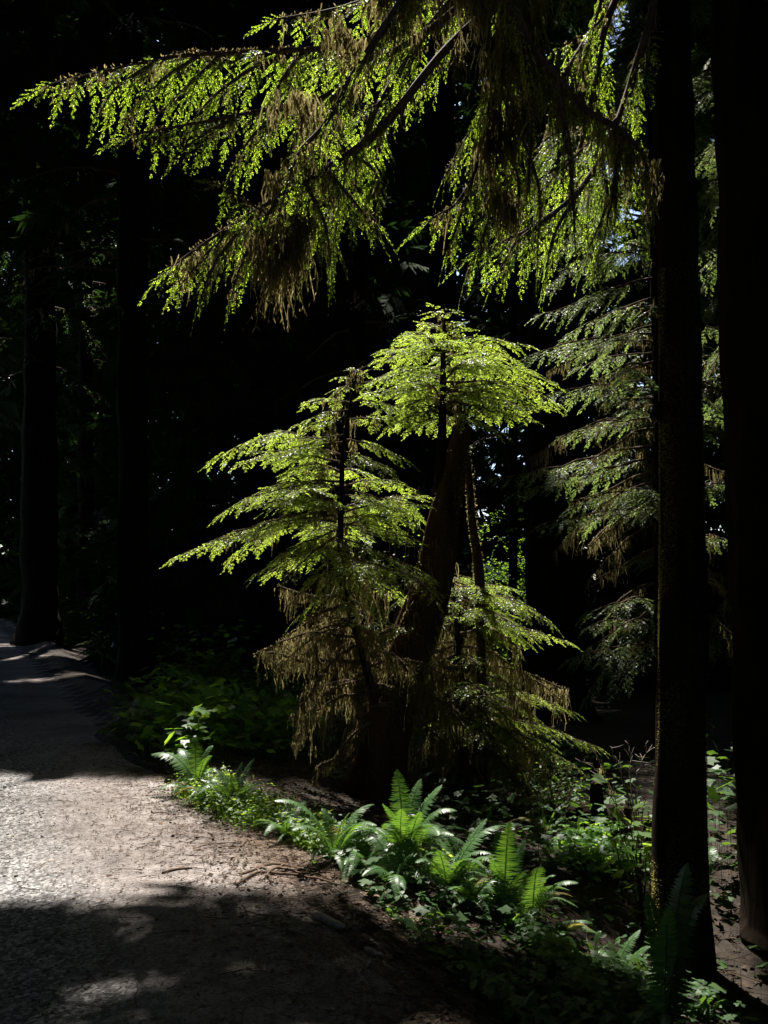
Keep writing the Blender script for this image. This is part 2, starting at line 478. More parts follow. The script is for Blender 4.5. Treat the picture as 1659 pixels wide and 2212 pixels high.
def road_mat():
    m, t, p, out = mat('gravel_and_dust')
    geo = t.nodes.new('ShaderNodeNewGeometry')
    dot = t.nodes.new('ShaderNodeVectorMath'); dot.operation = 'DOT_PRODUCT'
    dot.inputs[1].default_value = (.911, .911 * .453, 0)
    t.links.new(geo.outputs['Position'], dot.inputs[0])
    def noise(sc, det=5, rgh=.6):
        n = t.nodes.new('ShaderNodeTexNoise')
        n.inputs['Scale'].default_value = sc; n.inputs['Detail'].default_value = det; n.inputs['Roughness'].default_value = rgh
        t.links.new(geo.outputs['Position'], n.inputs['Vector'])
        return n.outputs[0]
    def math_(op, a, b, c=None):
        n = t.nodes.new('ShaderNodeMath'); n.operation = op
        for i, v in enumerate((a, b, c)):
            if v is None: continue
            if isinstance(v, (int, float)): n.inputs[i].default_value = v
            else: t.links.new(v, n.inputs[i])
        return n.outputs[0]
    def mixc(f, a, b):
        n = t.nodes.new('ShaderNodeMix'); n.data_type = 'RGBA'
        t.links.new(f, n.inputs[0])
        for s_, v in ((6, a), (7, b)):
            if isinstance(v, tuple): n.inputs[s_].default_value = (*v, 1)
            else: t.links.new(v, n.inputs[s_])
        return n.outputs[2]
    broad, mid, fine = noise(1.1, 3), noise(9, 6), noise(70, 4, .7)
    # tan dust near the verge, grey gravel towards the crown, litter right at the edge
    d = math_('ADD', dot.outputs['Value'], math_('MULTIPLY_ADD', broad, .9, -.45))
    dust = ramp(t, mid, [(.3, (.15, .127, .117)), (.7, (.31, .277, .262))])
    vor = t.nodes.new('ShaderNodeTexVoronoi'); vor.inputs['Scale'].default_value = 55
    t.links.new(geo.outputs['Position'], vor.inputs['Vector'])
    grav = ramp(t, vor.outputs['Color'], [(.1, (.04, .04, .04)), (.5, (.16, .157, .157)), (.9, (.40, .385, .375))])
    gf = math_('SUBTRACT', 1, math_('SMOOTH_MIN', 1, 1, 0))
    mr = t.nodes.new('ShaderNodeMapRange'); mr.interpolation_type = 'SMOOTHSTEP'
    mr.inputs[1].default_value = .2; mr.inputs[2].default_value = 1.0; mr.inputs[3].default_value = 1; mr.inputs[4].default_value = 0
    t.links.new(d, mr.inputs[0])
    duff = ramp(t, fine, [(.35, (.05, .034, .024)), (.65, (.20, .15, .115))])
    mr2 = t.nodes.new('ShaderNodeMapRange'); mr2.interpolation_type = 'SMOOTHSTEP'
    mr2.inputs[1].default_value = 1.3; mr2.inputs[2].default_value = 1.75; mr2.inputs[3].default_value = 0; mr2.inputs[4].default_value = 1
    t.links.new(d, mr2.inputs[0])
    c = mixc(mr.outputs[0], dust, grav)
    c = mixc(mr2.outputs[0], c, duff)
    wear = ramp(t, noise(.75, 4, .55), [(.35, (.62, .60, .58)), (.6, (1.08, 1.08, 1.08))])
    mulw = t.nodes.new('ShaderNodeMix'); mulw.data_type = 'RGBA'; mulw.blend_type = 'MULTIPLY'; mulw.inputs[0].default_value = 1
    t.links.new(c, mulw.inputs[6]); t.links.new(wear, mulw.inputs[7]); c = mulw.outputs[2]
    sp = ramp(t, fine, [(.34, (.30, .27, .25)), (.47, (1, 1, 1))])
    mul = t.nodes.new('ShaderNodeMix'); mul.data_type = 'RGBA'; mul.blend_type = 'MULTIPLY'
    mul.inputs[0].default_value = .9
    t.links.new(c, mul.inputs[6]); t.links.new(sp, mul.inputs[7])
    t.links.new(mul.outputs[2], p.inputs['Base Color'])
    h = math_('ADD', math_('MULTIPLY', fine, .6), math_('ADD', math_('MULTIPLY', mid, 1.2), math_('MULTIPLY', vor.outputs['Distance'], -.8)))
    bm = t.nodes.new('ShaderNodeBump'); bm.inputs['Strength'].default_value = .7; bm.inputs['Distance'].default_value = .02
    t.links.new(h, bm.inputs['Height']); t.links.new(bm.outputs[0], p.inputs['Normal'])
    p.inputs['Roughness'].default_value = .95
    p.inputs['Specular IOR Level'].default_value = .15
    return m
M['road'] = road_mat()

# ------------------------------------------------------------------ ground and road
def axis(a, b, f):
    out = [0.0]
    while out[-1] < b: out.append(out[-1] + f(abs(out[-1])))
    neg = [0.0]
    while neg[-1] > a: neg.append(neg[-1] - f(abs(neg[-1])))
    return np.array(neg[:0:-1] + out)

def sheet(xs, ys, zf):
    X, Y = np.meshgrid(xs, ys, indexing='ij')
    V = np.stack([X, Y, zf(X, Y)], -1).reshape(-1, 3)
    i, j = np.meshgrid(np.arange(len(xs) - 1), np.arange(len(ys) - 1), indexing='ij')
    m = len(ys)
    return V, np.stack([i * m + j, (i + 1) * m + j, (i + 1) * m + j + 1, i * m + j + 1], -1).reshape(-1, 4)

g = Geo()
g.add(*sheet(axis(-300, 300, lambda a: .07 + a * .035), axis(-60, 500, lambda a: .07 + a * .03), gz))
tag(g.build('ground', M['soil']), 'dark brown forest soil', kind='structure')

g = Geo()
us = np.concatenate([np.linspace(-6.5, -2, 16)[:-1], np.linspace(-2, .35, 46)])
vs = np.concatenate([np.linspace(-12, 2, 30)[:-1], np.linspace(2, 12, 150)[:-1], np.linspace(12, 140, 120)])
U, Vv = np.meshgrid(us, vs, indexing='ij')
wob = np.where(U > 0, .22 * nz_edge(Vv * .9, 0 * Vv) - .1, 0)
Xr = 1.76 - .453 * Vv + (U + wob) / .911
Zr = gz(Xr, Vv) + .004 + np.where(U > .25, -.03, 0)+ .004 * nz_fine(Xr * .6, Vv * .6) - .03 * np.exp(-((U + 2.1) / .35) ** 2)
i, j = np.meshgrid(np.arange(len(us) - 1), np.arange(len(vs) - 1), indexing='ij')
m_ = len(vs)
g.add(np.stack([Xr, Vv, np.maximum(Zr, gz(Xr, Vv) + .004 - .05 * (U > .25))], -1), np.stack([i * m_ + j, (i + 1) * m_ + j, (i + 1) * m_ + j + 1, i * m_ + j + 1], -1).reshape(-1, 4))
tag(g.build('road', M['road']), 'pale gravel and dirt road', kind='structure')

# ------------------------------------------------------------------ the wood around, and an unseen canopy with gaps shaped to place the sunlight
def lit(X, Y):
    """how open the canopy is towards the sun above the ground point X, Y (0..1)"""
    n = nz_gap(X, Y)
    far_edge = 7.85 + .2 * nz_edge(X * .7, 0 * Y) + 1.1 * sstep(.2, .7, X)
    core = sstep(.25, -.25, Y - far_edge) * sstep(1.4, 1.9, Y) * sstep(-9, -7.5, X) * sstep(3.4, 2.8, X)
    core = core * np.where(Y < 4.6, sstep(-2.4, -1.9, X), 1)
    top = np.clip(4.95 - .45 * X, 4.4, 5.8)
    core = core * (1 - .22 * sstep(.1, .5, nz_gap(X * 1.3 - 5, Y * 2.6)) * sstep(-.8, -1.4, X) * sstep(7.4, 6.6, Y))
    n2 = nz_gap(X * 2.2 + 3, Y * 4.5 + 1)
    band = sstep(3.0, 3.3, Y) * sstep(top + .15, top - .1, Y)
    dapple = np.maximum((.54 + .25 * sstep(3.8, 5.5, Y)) * sstep(3.3, 3.9, Y), .85 * sstep(.25, .7, n2) * sstep(3.9, 4.3, Y)) * sstep(.5, 0, X)
    rim = sstep(4.4, 4.6, Y) * sstep(1.35, 1.5, X) * sstep(2.02, 1.92, X)
    core = core * (1 - sstep(2.2, 2.4, X) * sstep(4.2, 3.9, Y))
    core = core * (1 - band * (1 - np.maximum(dapple, rim)))
    hollow = np.maximum(sstep(.9, 1.2, X) * sstep(5.2, 5.4, Y) * sstep(5.8, 5.5, Y), 0)
    berry = np.maximum(rim, np.exp(-((X - 1.62) ** 2 + (Y - 5.7) ** 2) / .10))
    core = core * (1 - hollow * (1 - np.maximum(berry, np.clip(.15 + .4 * n, 0, 1))))
    core = core * (1 - sstep(2.35, 2.5, X) * sstep(4.1, 4.4, Y) * sstep(6.0, 5.8, Y))
    right = sstep(2.2, 2.6, X) * sstep(7.2, 6.6, X) * sstep(6.9, 7.3, Y) * sstep(10.9, 10.2, Y) * np.clip(1.35 + .5 * n, 0, 1)
    spots = sstep(.6, 1.0, n) * .85 * sstep(12, 14, Y) * np.maximum(sstep(-5, -6, X), sstep(6.5, 7.5, X))
    far = np.maximum(np.exp(-((X - .15 * Y - .3) ** 2 / 1.4)) * sstep(13.5, 15, Y) * sstep(25, 23, Y), np.exp(-((X + 9.5) ** 2 / 1.5 + (Y - 26) ** 2 / 6)))
    far = np.maximum(far, np.exp(-((X + 28) ** 2 / 14 + (Y - 58) ** 2 / 40)) * .6)
    return np.maximum.reduce([core, right, spots, far])

def open_(X, Y, r):
    """lit(), widened by r metres so that branches near the gap do not reach across it"""
    return np.maximum.reduce([lit(X + a * r, Y + b * r) for a, b in ((0, 0), (.7, 0), (-.7, 0), (0, .7), (0, -.7))])

def cards(g, p, size, nrmv=None):
    """ragged drooping conifer branches, a metre or two long, as fans of pointed strips"""
    k = len(p)
    az = rng.uniform(0, 6.283, k)
    d = nrm(np.stack([np.cos(az), np.sin(az), rng.uniform(-.5, .1, k)], -1))
    n = nrm(UP + rng.normal(0, .45, (k, 3))) if nrmv is None else nrm(nrmv + rng.normal(0, .5, (k, 3)))
    d = nrm(d - n * (d * n).sum(-1, keepdims=True))
    b = np.cross(n, d)
    for i in range(20):
        s = i / 20
        sd = 1 if i % 2 else -1
        o = p + d * (size * s)[:, None]
        a = 1.0 - .5 * s
        dd = nrm(d * math.cos(a) + b * sd * math.sin(a) - UP * .15 + rng.normal(0, .1, (k, 3)))
        L = size * (.75 - .5 * s) * rng.uniform(.7, 1.2, k)
        kites(g, o, dd, n, L, L * .24, .4, .12)

canopy = Geo()  # out of view overhead, shaped to block and let through light
def fill(n, xr, yr, zf, size=(1.0, 1.9), near=False):
    X, Y = rng.uniform(*xr, n), rng.uniform(*yr, n)
    Z = zf(X, Y, rng.random(n))
    gx, gy = X - Z * S[0] / S[2], Y - Z * S[1] / S[2]
    keep = rng.random(n) > open_(gx, gy, size[1] * .36) * 1.25
    zone = (np.abs(gx) < 10) & (gy > -3) & (gy < 13)     # finer branches round the gap
    keep &= zone == near
    # a thin place in the wood far off to the right, through which sky shows
    thin = (np.abs(X / np.maximum(Y, 1) - .27) < .035) & (Y > 8) & (Z > .42 * Y) & (Z < .80 * Y) & (rng.random(n) < .8)
    keep &= ~thin
    p = np.stack([X, Y, Z], -1)[keep]
    cards(canopy, p, rng.uniform(*size, len(p)))
ceil_ = lambda X, Y, r: np.maximum(9.5, 1.6 + .745 * Y + 1.5) + r * 9
fill(24000, (-42, 42), (-16, 72), ceil_)
fill(60000, (-22, 16), (-2, 36), ceil_, (.5, .9), True)
tag(canopy.build('sun_shaping_canopy', M['canopy']), 'unseen dark conifer canopy above the view, gaps shaped to place the sunlight', kind='stuff')

woods = Geo()
def wood(n, xf, yr, zf, size):
    """fill a stretch of the wood with branches, keeping the road and the sun's gap clear"""
    Y = yr[0] + (yr[1] - yr[0]) * rng.random(n)
    X = xf(Y, rng.random(n))
    Z0 = gz(X, Y)
    Z = Z0 + zf(Y, rng.random(n))
    gx, gy = X - Z * S[0] / S[2], Y - Z * S[1] / S[2]
    d = verge(X, Y)
    road_clear = (d > .9) | (d < -6.6) | (Z > 11)
    ok = (rng.random(n) > open_(gx, gy, size[1] * .55) * 1.2) & (road_clear | (Y > 66))
    ok &= ~((np.abs(X / np.maximum(Y, 1) - .27) < .03) & (Y > 8) & (Z > .42 * Y) & (rng.random(n) < .75))
    ok &= ~((np.abs(X / np.maximum(Y, 1) - .152) < .022) & (Y < 25) & (Z < 5) & (Z > -1) & (Y > 10))
    p = np.stack([X, Y, Z], -1)[ok]
    cards(woods, p, rng.uniform(*size, len(p)))
wood(20000, lambda Y, r: (r * 2 - 1) * (.52 * Y + 6), (19, 48), lambda Y, r: r * (.74 * Y + 4), (.7, 1.3))
wood(22000, lambda Y, r: (r * 2 - 1) * (.52 * Y + 8), (46, 84), lambda Y, r: r * (.74 * Y + 5), (1.4, 2.6))
wood(20000, lambda Y, r: -(.28 + .24 * r) * Y - 2, (64, 84), lambda Y, r: r * (.74 * Y + 5), (1.2, 2.2))
wood(9000, lambda Y, r: -(.03 + .34 * r) * Y, (56, 84), lambda Y, r: r * (.76 * Y + 5), (1.3, 2.4))
wood(14000, lambda Y, r: (r * 2 - 1) * (.56 * Y + 8), (84, 98), lambda Y, r: r * (.78 * Y + 6), (3, 5))
wood(6000, lambda Y, r: (r * 2 - 1) * (.52 * Y + 6), (19, 40), lambda Y, r: r ** 2 * 5, (.7, 1.2))
for sgn in (-1, 1):  # unseen wood on both sides, put in to keep sky light out
    wood(6500, lambda Y, r: sgn * (np.maximum(.47 * Y, 0) + 5.5 + r * 9) - (sgn < 0) * 3.5, (-14, 26), lambda Y, r: r * np.maximum(15, .8 * Y + 6), (1.1, 2.0))
wood(9000, lambda Y, r: (r * 2 - 1) * 24, (-17, -7), lambda Y, r: r * 20, (1.2, 2.2))  # unseen wood behind the viewpoint, added to block sky light
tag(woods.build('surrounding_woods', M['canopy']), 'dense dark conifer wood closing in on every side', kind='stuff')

# ------------------------------------------------------------------ trees
def trunk_geo(line, rads, seg=22, n=60, rough=.10, ridges=.05, seed=0):
    g = Geo()
    L = smooth_line(line, n)
    r = np.interp(np.linspace(0, 1, n), np.linspace(0, 1, len(rads)), rads)
    tube(g, L, r, seg, rough, ridges, True, seed)
    return g, L

def fuzz(g, line, rads, dens, size=.025, u0=0, u1=1, low=0):
    """short moss tufts all over a trunk"""
    line = np.asarray(line)
    r = np.interp(np.linspace(0, 1, len(line)), np.linspace(0, 1, len(rads)), rads)
    seg = np.linalg.norm(np.diff(line, axis=0), axis=1)
    cum = np.concatenate([[0], np.cumsum(seg)])
    k = int(cum[-1] * (u1 - u0) * dens * 6.28 * r.mean())
    u = rng.uniform(u0, u1, k)
    c = np.stack([np.interp(u * cum[-1], cum, line[:, a]) for a in range(3)], -1)
    rr = np.interp(u * cum[-1], cum, r)
    th = rng.uniform(0, 6.283, k)
    clump = .5 + .5 * np.sin(th * 3 + c[:, 2] * 9 + 2 * np.sin(c[:, 2] * 4))
    keep = rng.random(k) < .35 + .65 * clump
    c, rr, th = c[keep], rr[keep], th[keep]
    o = np.stack([np.cos(th), np.sin(th), 0 * th], -1)
    d = nrm(o + rng.normal(0, .5, c.shape) - UP * .25)
    kites(g, c + o * (rr * .97)[:, None], d, nrm(rng.normal(size=c.shape)), size * rng.uniform(.4, 1.3, len(c)), size * .35 * rng.uniform(.6, 1.3, len(c)))

def arch(a, b, lift, sag=0.0, n=14):
    """limb from a to b that rises by lift and dips at its tip"""
    u = np.linspace(0, 1, n)[:, None]
    p = a + (b - a) * u + UP * (lift * np.sin(np.pi * u))
    wig = np.cumsum(rng.normal(0, .011, (n, 3)), 0) * np.linalg.norm(b - a)
    return p + wig * np.sin(np.pi * u) - UP * sag * u ** 3

def big_tree(name, label, x, y0, wpx, D, ytop=-120, lean=0.0, crown=None, cat='tree', seed=0, flare=1.7, group=None, fol=None):
    """a background conifer: trunk at photo column x, with optional branches"""
    base = at(x, y0, D)
    base[2] = gz(base[0], D) - .1
    top = at(x + lean, ytop, D)
    r = wpx / F * D / 2
    t = thing(name, label, cat, base, group)
    g, L = trunk_geo([base, base + (top - base) * .08, base + (top - base) * .5, top], [r * flare, r * 1.12, r, r * .8], 18, 50, .12, .05, seed)
    g.build('trunk', M['bark'], t)
    if crown:
        gl, gt, gm = Geo(), Geo(), Geo()
        leaf = fol or .05
        f = Foliage(leaf, leaf * .45, leaf * 1.9, leaf * .75)
        for (u0, u1, cnt, length) in crown:
            for _ in range(cnt):
                u = rng.uniform(u0, u1)
                a = base + (top - base) * u
                az = rng.uniform(0, 6.283)
                ln = length * rng.uniform(.6, 1.2)
                b = a + np.array([math.cos(az), math.sin(az), -rng.uniform(.15, .5)]) * ln
                l = arch(a, b, .15 * ln)
                gl.slot = 1; tube(gl, l, np.linspace(.03, .006, len(l)), 5, cap=False); gl.slot = 0
                f.limb(l, .30 * ln, .16, .35, .25)
                if rng.random() < .5:
                    gl.slot = 2; limb_moss(gl, l, 10, .35, .02, w=.02); gl.slot = 0
        f.emit(gl, None, .3)
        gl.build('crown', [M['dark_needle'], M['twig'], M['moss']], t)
    return t

# ---- the slender dark trunk on the right, moss furred
base = at(1462, 2120, 5.5)
base[2] = gz(base[0], 5.5) - .08
t = thing('mossy_trunk_tree', 'slender near-black trunk at right with glowing moss fur along both edges', 'tree', base)
pl = [base, at(1466, 1990, 5.5), at(1472, 1700, 5.5), at(1473, 1200, 5.5), at(1466, 600, 5.5), at(1446, 60, 5.5), at(1436, -500, 5.5), at(1430, -2600, 5.5)]
rads = [.24, .20, .165, .155, .14, .13, .125, .10]
rads = [w_ / F * 5.5 / 2 for w_ in (138, 120, 101, 95, 88, 88, 86, 70)]
g = Geo()
L = smooth_line(pl, 220)
tube(g, L, np.interp(np.linspace(0, 1, 220), np.linspace(0, 1, 8), rads), 26, .10, .035, True, 5)
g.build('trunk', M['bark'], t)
g = Geo()
fuzz(g, L, rads, 26000, .012, 0, .27)
k, _, _ = along(L, 26, .02, .42)
g.build('moss_fur', M['cushion'], t)
for (x0, y0, x1, y1) in ((1496, 395, 1507, 408), (1500, 700, 1516, 712), (1427, 905, 1420, 870)):
    g = Geo(); tube(g, smooth_line([at(x0 - 8, y0, 5.5), at((x0 + x1) / 2, (y0 + y1) / 2, 5.48), at(x1, y1, 5.46)], 6), [.05, .05, .045, .04, .035, .02], 8, .2); g.build('burl', M['bark'], t)

# ---- big trunk filling the right border, whose long limbs arch over the view
base = np.array([2.93, 5.8, float(gz(2.93, 5.8)) - .1])
mt = thing('overhanging_hemlock', 'huge black trunk on the right border whose mossy limbs droop across the top', 'tree', base)
pl = [base, base + [-.03, 0, .6], base + [-.05, 0, 2.5], base + [-.05, 0, 6], base + [0, 0, 12], base + [.1, .1, 24]]
g = Geo()
L = smooth_line(pl, 150)
tube(g, L, np.interp(np.linspace(0, 1, 150), [0, .03, .1, .3, .6, 1], [.70, .65, .63, .61, .56, .35]), 64, .03, .035, True, 9)
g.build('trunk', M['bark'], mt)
g = Geo()
fuzz(g, L, [.6, .54, .5, .48, .46], 120, .03, .02, .3)
# dim sprays hanging beside the big trunk
for (x0, y0, x1, y1, D) in ((1640, 420, 1545, 560, 5.0), (1640, 820, 1520, 905, 5.3), (1650, 640, 1530, 710, 5.2), (1655, 1250, 1525, 1385, 5.2),
                            (1650, 930, 1560, 990, 4.9), (1655, 1440, 1530, 1530, 5.1), (1650, 180, 1555, 330, 5.0)):
    pass
g.build('moss_fur', M['cushion'], mt)

def hang_bough(parent, label, pts, size, hang=.9, moss=.35, mdens=110, start=.3, spacing=.036, keep=1.0, mend=1.0, rad=.03, side=(), mstart=.1, name='bough', needle='bough', drop=.06):
    """a drooping limb of the big hemlock: bark limb > foliage, hanging_moss"""
    near = lambda p: (p[0], p[1], p[2] * .64)
    q0 = at(*near(pts[0]))
    L = smooth_line([np.array([2.85, 5.7, max(q0[2] + .5, 5.2)])] + [at(*near(p)) for p in pts], 60)
    L = L[:, :]
    g = Geo(); gss = []
    tube(g, L, np.linspace(rad * 1.0, .004, 60), 7, .2, 0, True, 3)
    size, spacing, moss = size * .72, spacing * .78, moss * .75
    f = Foliage(.0125, .0050, .0155, .0041)
    f.limb(L[14:], size, spacing, hang, start, keep=keep)
    gm = Geo()
    for sp in side:
        l = smooth_line([at(*near(p)) for p in sp[0]], 18)
        gs = Geo(); tube(gs, l, np.linspace(rad * .4, .004, 18), 5, .1); gss.append(gs)
        f.limb(l, sp[1] * .78, spacing, sp[2] if len(sp) > 2 else hang, .12)
        if moss: limb_moss(gm, l, mdens * .6, moss * .7, .012, .1, 1)
    o = g.build(name, M['twig'], parent)
    if label: o['label'] = label
    gl = Geo()
    f.emit(gl, gl, .35, .40, .8, drop)
    gl.build('foliage', [M[needle], M['twig']], o)
    for gs in gss: gs.build('side_limb', M['twig'], o)
    if moss:
        limb_moss(gm, L[10:], mdens, moss, rad * .7, mstart, mend)
    if gm.n: gm.build('hanging_moss', M['moss'], o)
    return o, L

hub = [tuple(base[:3])]
def limb_from_trunk(z, *pts):
    """first point: on the big trunk at height z"""
    return pts
B = []
# left bough reaching furthest out
B.append(hang_bough(mt, 'longest bough, its bright tip reaching far left', [(1500, -330, 6.4), (1180, -190, 6.6), (930, -20, 6.8), (780, 90, 6.9), (560, 110, 7.0), (400, 120, 7.0), (240, 150, 7.0), (105, 182, 7.0)],
    .62, 1.0, .30, 70, .42, .06, side=(
        ([(430, 120, 7.0), (340, 180, 6.9), (270, 255, 6.85)], .38, .5), ([(330, 137, 7.0), (250, 190, 6.9), (215, 245, 6.9)], .36, .5), ([(480, 115, 7.0), (400, 190, 6.9), (340, 250, 6.9)], .38, .6),
        ([(560, 135, 7.0), (470, 200, 6.9), (420, 255, 6.8)], .40, .6), ([(640, 125, 7.0), (600, 190, 6.8), (590, 250, 6.8)], .38, .6),
        ([(500, 135, 7.0), (420, 110, 7.2), (330, 130, 7.3)], .4, .7))))
B.append(hang_bough(mt, 'second bough on the left, below the longest', [(1450, -320, 6.2), (1150, -120, 6.4), (960, 40, 6.5), (820, 130, 6.6), (690, 215, 6.7), (560, 240, 6.7), (430, 265, 6.7), (275, 292, 6.7)],
    .52, 1.0, .30, 90, .50, .06, side=(
        ([(520, 250, 6.7), (440, 290, 6.6), (395, 325, 6.6)], .34, .6), ([(620, 225, 6.7), (540, 300, 6.6), (500, 370, 6.6)], .36, .7),
        ([(690, 215, 6.7), (640, 300, 6.6), (600, 385, 6.6)], .36, .7))))
B.append(hang_bough(mt, 'lowest left bough, heavy with pale moss, tip drooping', [(1400, -300, 6.0), (1150, -60, 6.1), (980, 90, 6.2), (830, 270, 6.3), (740, 340, 6.4), (640, 405, 6.5), (560, 450, 6.5), (450, 520, 6.5), (365, 580, 6.5)],
    .54, 1.1, .42, 110, .4, .05, side=(
        ([(560, 450, 6.5), (470, 560, 6.4), (430, 655, 6.35)], .34, .7), ([(500, 490, 6.5), (430, 570, 6.5), (385, 620, 6.5)], .32, .7), ([(600, 430, 6.5), (530, 550, 6.4), (500, 640, 6.4)], .32, .8),
        ([(700, 360, 6.4), (760, 430, 6.3), (800, 480, 6.3)], .40, .8), ([(660, 395, 6.4), (700, 480, 6.3), (715, 560, 6.3)], .38, .8),
        ([(760, 330, 6.4), (810, 370, 6.4), (815, 420, 6.4)], .38, .8), ([(620, 410, 6.4), (600, 470, 6.3), (470, 395, 6.3)], .36, .8))))
B.append(hang_bough(mt, 'right bough whose sprays droop beside the sapling top', [(1560, -250, 5.9), (1380, -160, 6.0), (1200, -20, 6.2), (1090, 120, 6.3), (1050, 260, 6.4), (1020, 380, 6.4), (985, 440, 6.4), (935, 470, 6.4)],
    .54, 1.1, .40, 70, .3, .05, side=(
        ([(1040, 330, 6.4), (1000, 450, 6.3), (965, 545, 6.3)], .34, .8), ([(1050, 300, 6.4), (1060, 450, 6.3), (1010, 590, 6.3)], .38, .8),
        ([(1060, 230, 6.4), (1120, 400, 6.3), (1090, 575, 6.3)], .38, .8), ([(1080, 190, 6.4), (1160, 390, 6.3), (1160, 560, 6.3)], .38, .8),
        ([(1070, 200, 6.4), (1010, 290, 6.5), (960, 380, 6.5)], .34, .8))))
B.append(hang_bough(mt, 'thick dark limb crossing towards the slender trunk', [(1600, -200, 5.4), (1350, -160, 5.3), (1120, -40, 5.2), (1130, 70, 5.2), (1200, 165, 5.2), (1270, 240, 5.3), (1340, 280, 5.3), (1390, 340, 5.3), (1405, 430, 5.3)],
    .46, 1.2, .50, 110, .3, .05, keep=1, rad=.038, mstart=.3, side=(
        ([(1200, 165, 5.2), (1230, 330, 5.2), (1240, 470, 5.2)], .32, .9), ([(1340, 280, 5.3), (1330, 380, 5.3), (1310, 480, 5.3)], .30, .9),
        ([(1130, 70, 5.2), (1150, 240, 5.2), (1140, 400, 5.2)], .30, .9))))
B.append(hang_bough(mt, 'dark limb hung with the longest moss, near the top centre', [(1500, -420, 5.6), (1150, -200, 5.6), (940, -80, 5.6), (850, 30, 5.7), (760, 170, 5.8), (700, 270, 5.9), (640, 340, 5.9), (600, 470, 6.0)],
    .46, 1.2, .60, 100, .3, .05, keep=1, rad=.034, mstart=.3))
B.append(hang_bough(mt, 'leafy bough along the top edge', [(1480, -300, 6.6), (1200, -150, 6.8), (1000, -60, 7.0), (850, -20, 7.1), (720, 20, 7.2), (600, 40, 7.2)],
    .55, 1.1, .40, 90, .3, .07, side=(([(900, -40, 7.0), (860, 80, 7.0), (830, 180, 7.0)], .4, .8), ([(1000, -60, 7.0), (960, 80, 7.0), (900, 200, 7.0)], .42, .8), ([(1100, -100, 6.9), (1120, 60, 6.9), (1090, 200, 6.9)], .42, .8))))
B.append(hang_bough(mt, 'leafy bough near the slender trunk, top right', [(1600, -260, 6.9), (1450, -160, 7.2), (1330, -60, 7.4), (1280, 60, 7.5), (1260, 170, 7.5), (1330, 260, 7.5)],
    .50, 1.1, .35, 80, .25, .07, side=(([(1330, -60, 7.4), (1300, 40, 7.4), (1200, 110, 7.4)], .4, .8), ([(1280, 60, 7.5), (1200, 200, 7.4), (1180, 330, 7.4)], .4, .9))))
B.append(hang_bough(mt, 'bough drooping to the right of the lowest left one', [(1250, -180, 6.6), (1000, -20, 6.7), (860, 160, 6.8), (790, 290, 6.8), (770, 380, 6.8), (790, 450, 6.8), (812, 478, 6.8)],
    .46, 1.1, .35, 60, .3, .05, side=(([(770, 350, 6.8), (730, 450, 6.8), (715, 585, 6.8)], .44, .8), ([(760, 400, 6.8), (690, 470, 6.8), (660, 560, 6.8)], .4, .9), ([(830, 220, 6.8), (750, 260, 6.9), (680, 320, 6.9)], .44, .8))))
B.append(hang_bough(mt, 'bright bough behind the dark limb, left of the slender trunk', [(1500, -200, 7.0), (1330, 0, 7.2), (1280, 200, 7.3), (1250, 330, 7.3), (1210, 440, 7.3), (1180, 540, 7.3)],
    .48, 1.1, .30, 50, .3, .05, side=(([(1250, 330, 7.3), (1150, 400, 7.3), (1080, 480, 7.3)], .44, .8), ([(1270, 250, 7.3), (1180, 300, 7.3), (1130, 420, 7.3)], .44, .8), ([(1240, 350, 7.3), (1320, 400, 7.2), (1370, 480, 7.2)], .42, .8), ([(1220, 420, 7.3), (1270, 500, 7.2), (1290, 570, 7.2)], .4, .8))))
B.append(hang_bough(mt, 'low bright bough hanging in front of the hemlock, pale green tips', [(1480, -150, 6.8), (1400, 60, 6.25), (1340, 250, 6.3), (1260, 400, 6.3), (1150, 490, 6.3), (1030, 545, 6.3)],
    .54, 1.1, .25, 40, .25, .05, side=(([(1340, 250, 6.3), (1250, 330, 6.3), (1180, 400, 6.3)], .44, .8), ([(1300, 340, 6.3), (1310, 440, 6.25), (1270, 540, 6.25)], .44, .9), ([(1260, 400, 6.3), (1200, 500, 6.25), (1180, 580, 6.25)], .44, .9), ([(1200, 460, 6.3), (1120, 520, 6.25), (1080, 580, 6.25)], .42, .9), ([(1330, 270, 6.3), (1390, 380, 6.3), (1400, 500, 6.3)], .42, .9))))
# moss curtains hanging from the thick limbs
g = Geo()
for (x0, y0, x1, y1, D, ln, k) in ((562, 500, 600, 520, 5.0, .62, 34), (625, 500, 662, 480, 5.0, .68, 36), (590, 560, 600, 560, 4.95, .45, 12), (580, 400, 680, 330, 5.2, .45, 26), (600, 200, 720, 260, 5.1, .5, 26),
                         (820, -20, 900, -20, 4.9, .5, 24), (960, -40, 1060, -40, 4.7, .55, 30), (1080, -40, 1140, 40, 4.6, .7, 30), (1060, 120, 1120, 60, 4.7, .62, 26), (1040, 300, 1120, 220, 4.8, .6, 34),
                         (1130, 110, 1200, 170, 4.5, .45, 26), (1180, 170, 1280, 245, 4.5, .36, 26), (1290, 260, 1390, 340, 4.6, .36, 26), (700, 60, 790, 90, 5.0, .45, 20), (1060, 400, 1110, 440, 4.9, .45, 24)):
    u = rng.random(k)[:, None]
    c = at(x0, y0, D * .80) * (1 - u) + at(x1, y1, D * .80) * u + rng.normal(0, .03, (k, 3))
    tails(g, c[:max(7, int(k * .85))], ln * .78 * rng.uniform(.25, 1.15, max(7, int(k * .85))), 10, .012, .007)
g.build('moss_curtain', M['moss'], mt)

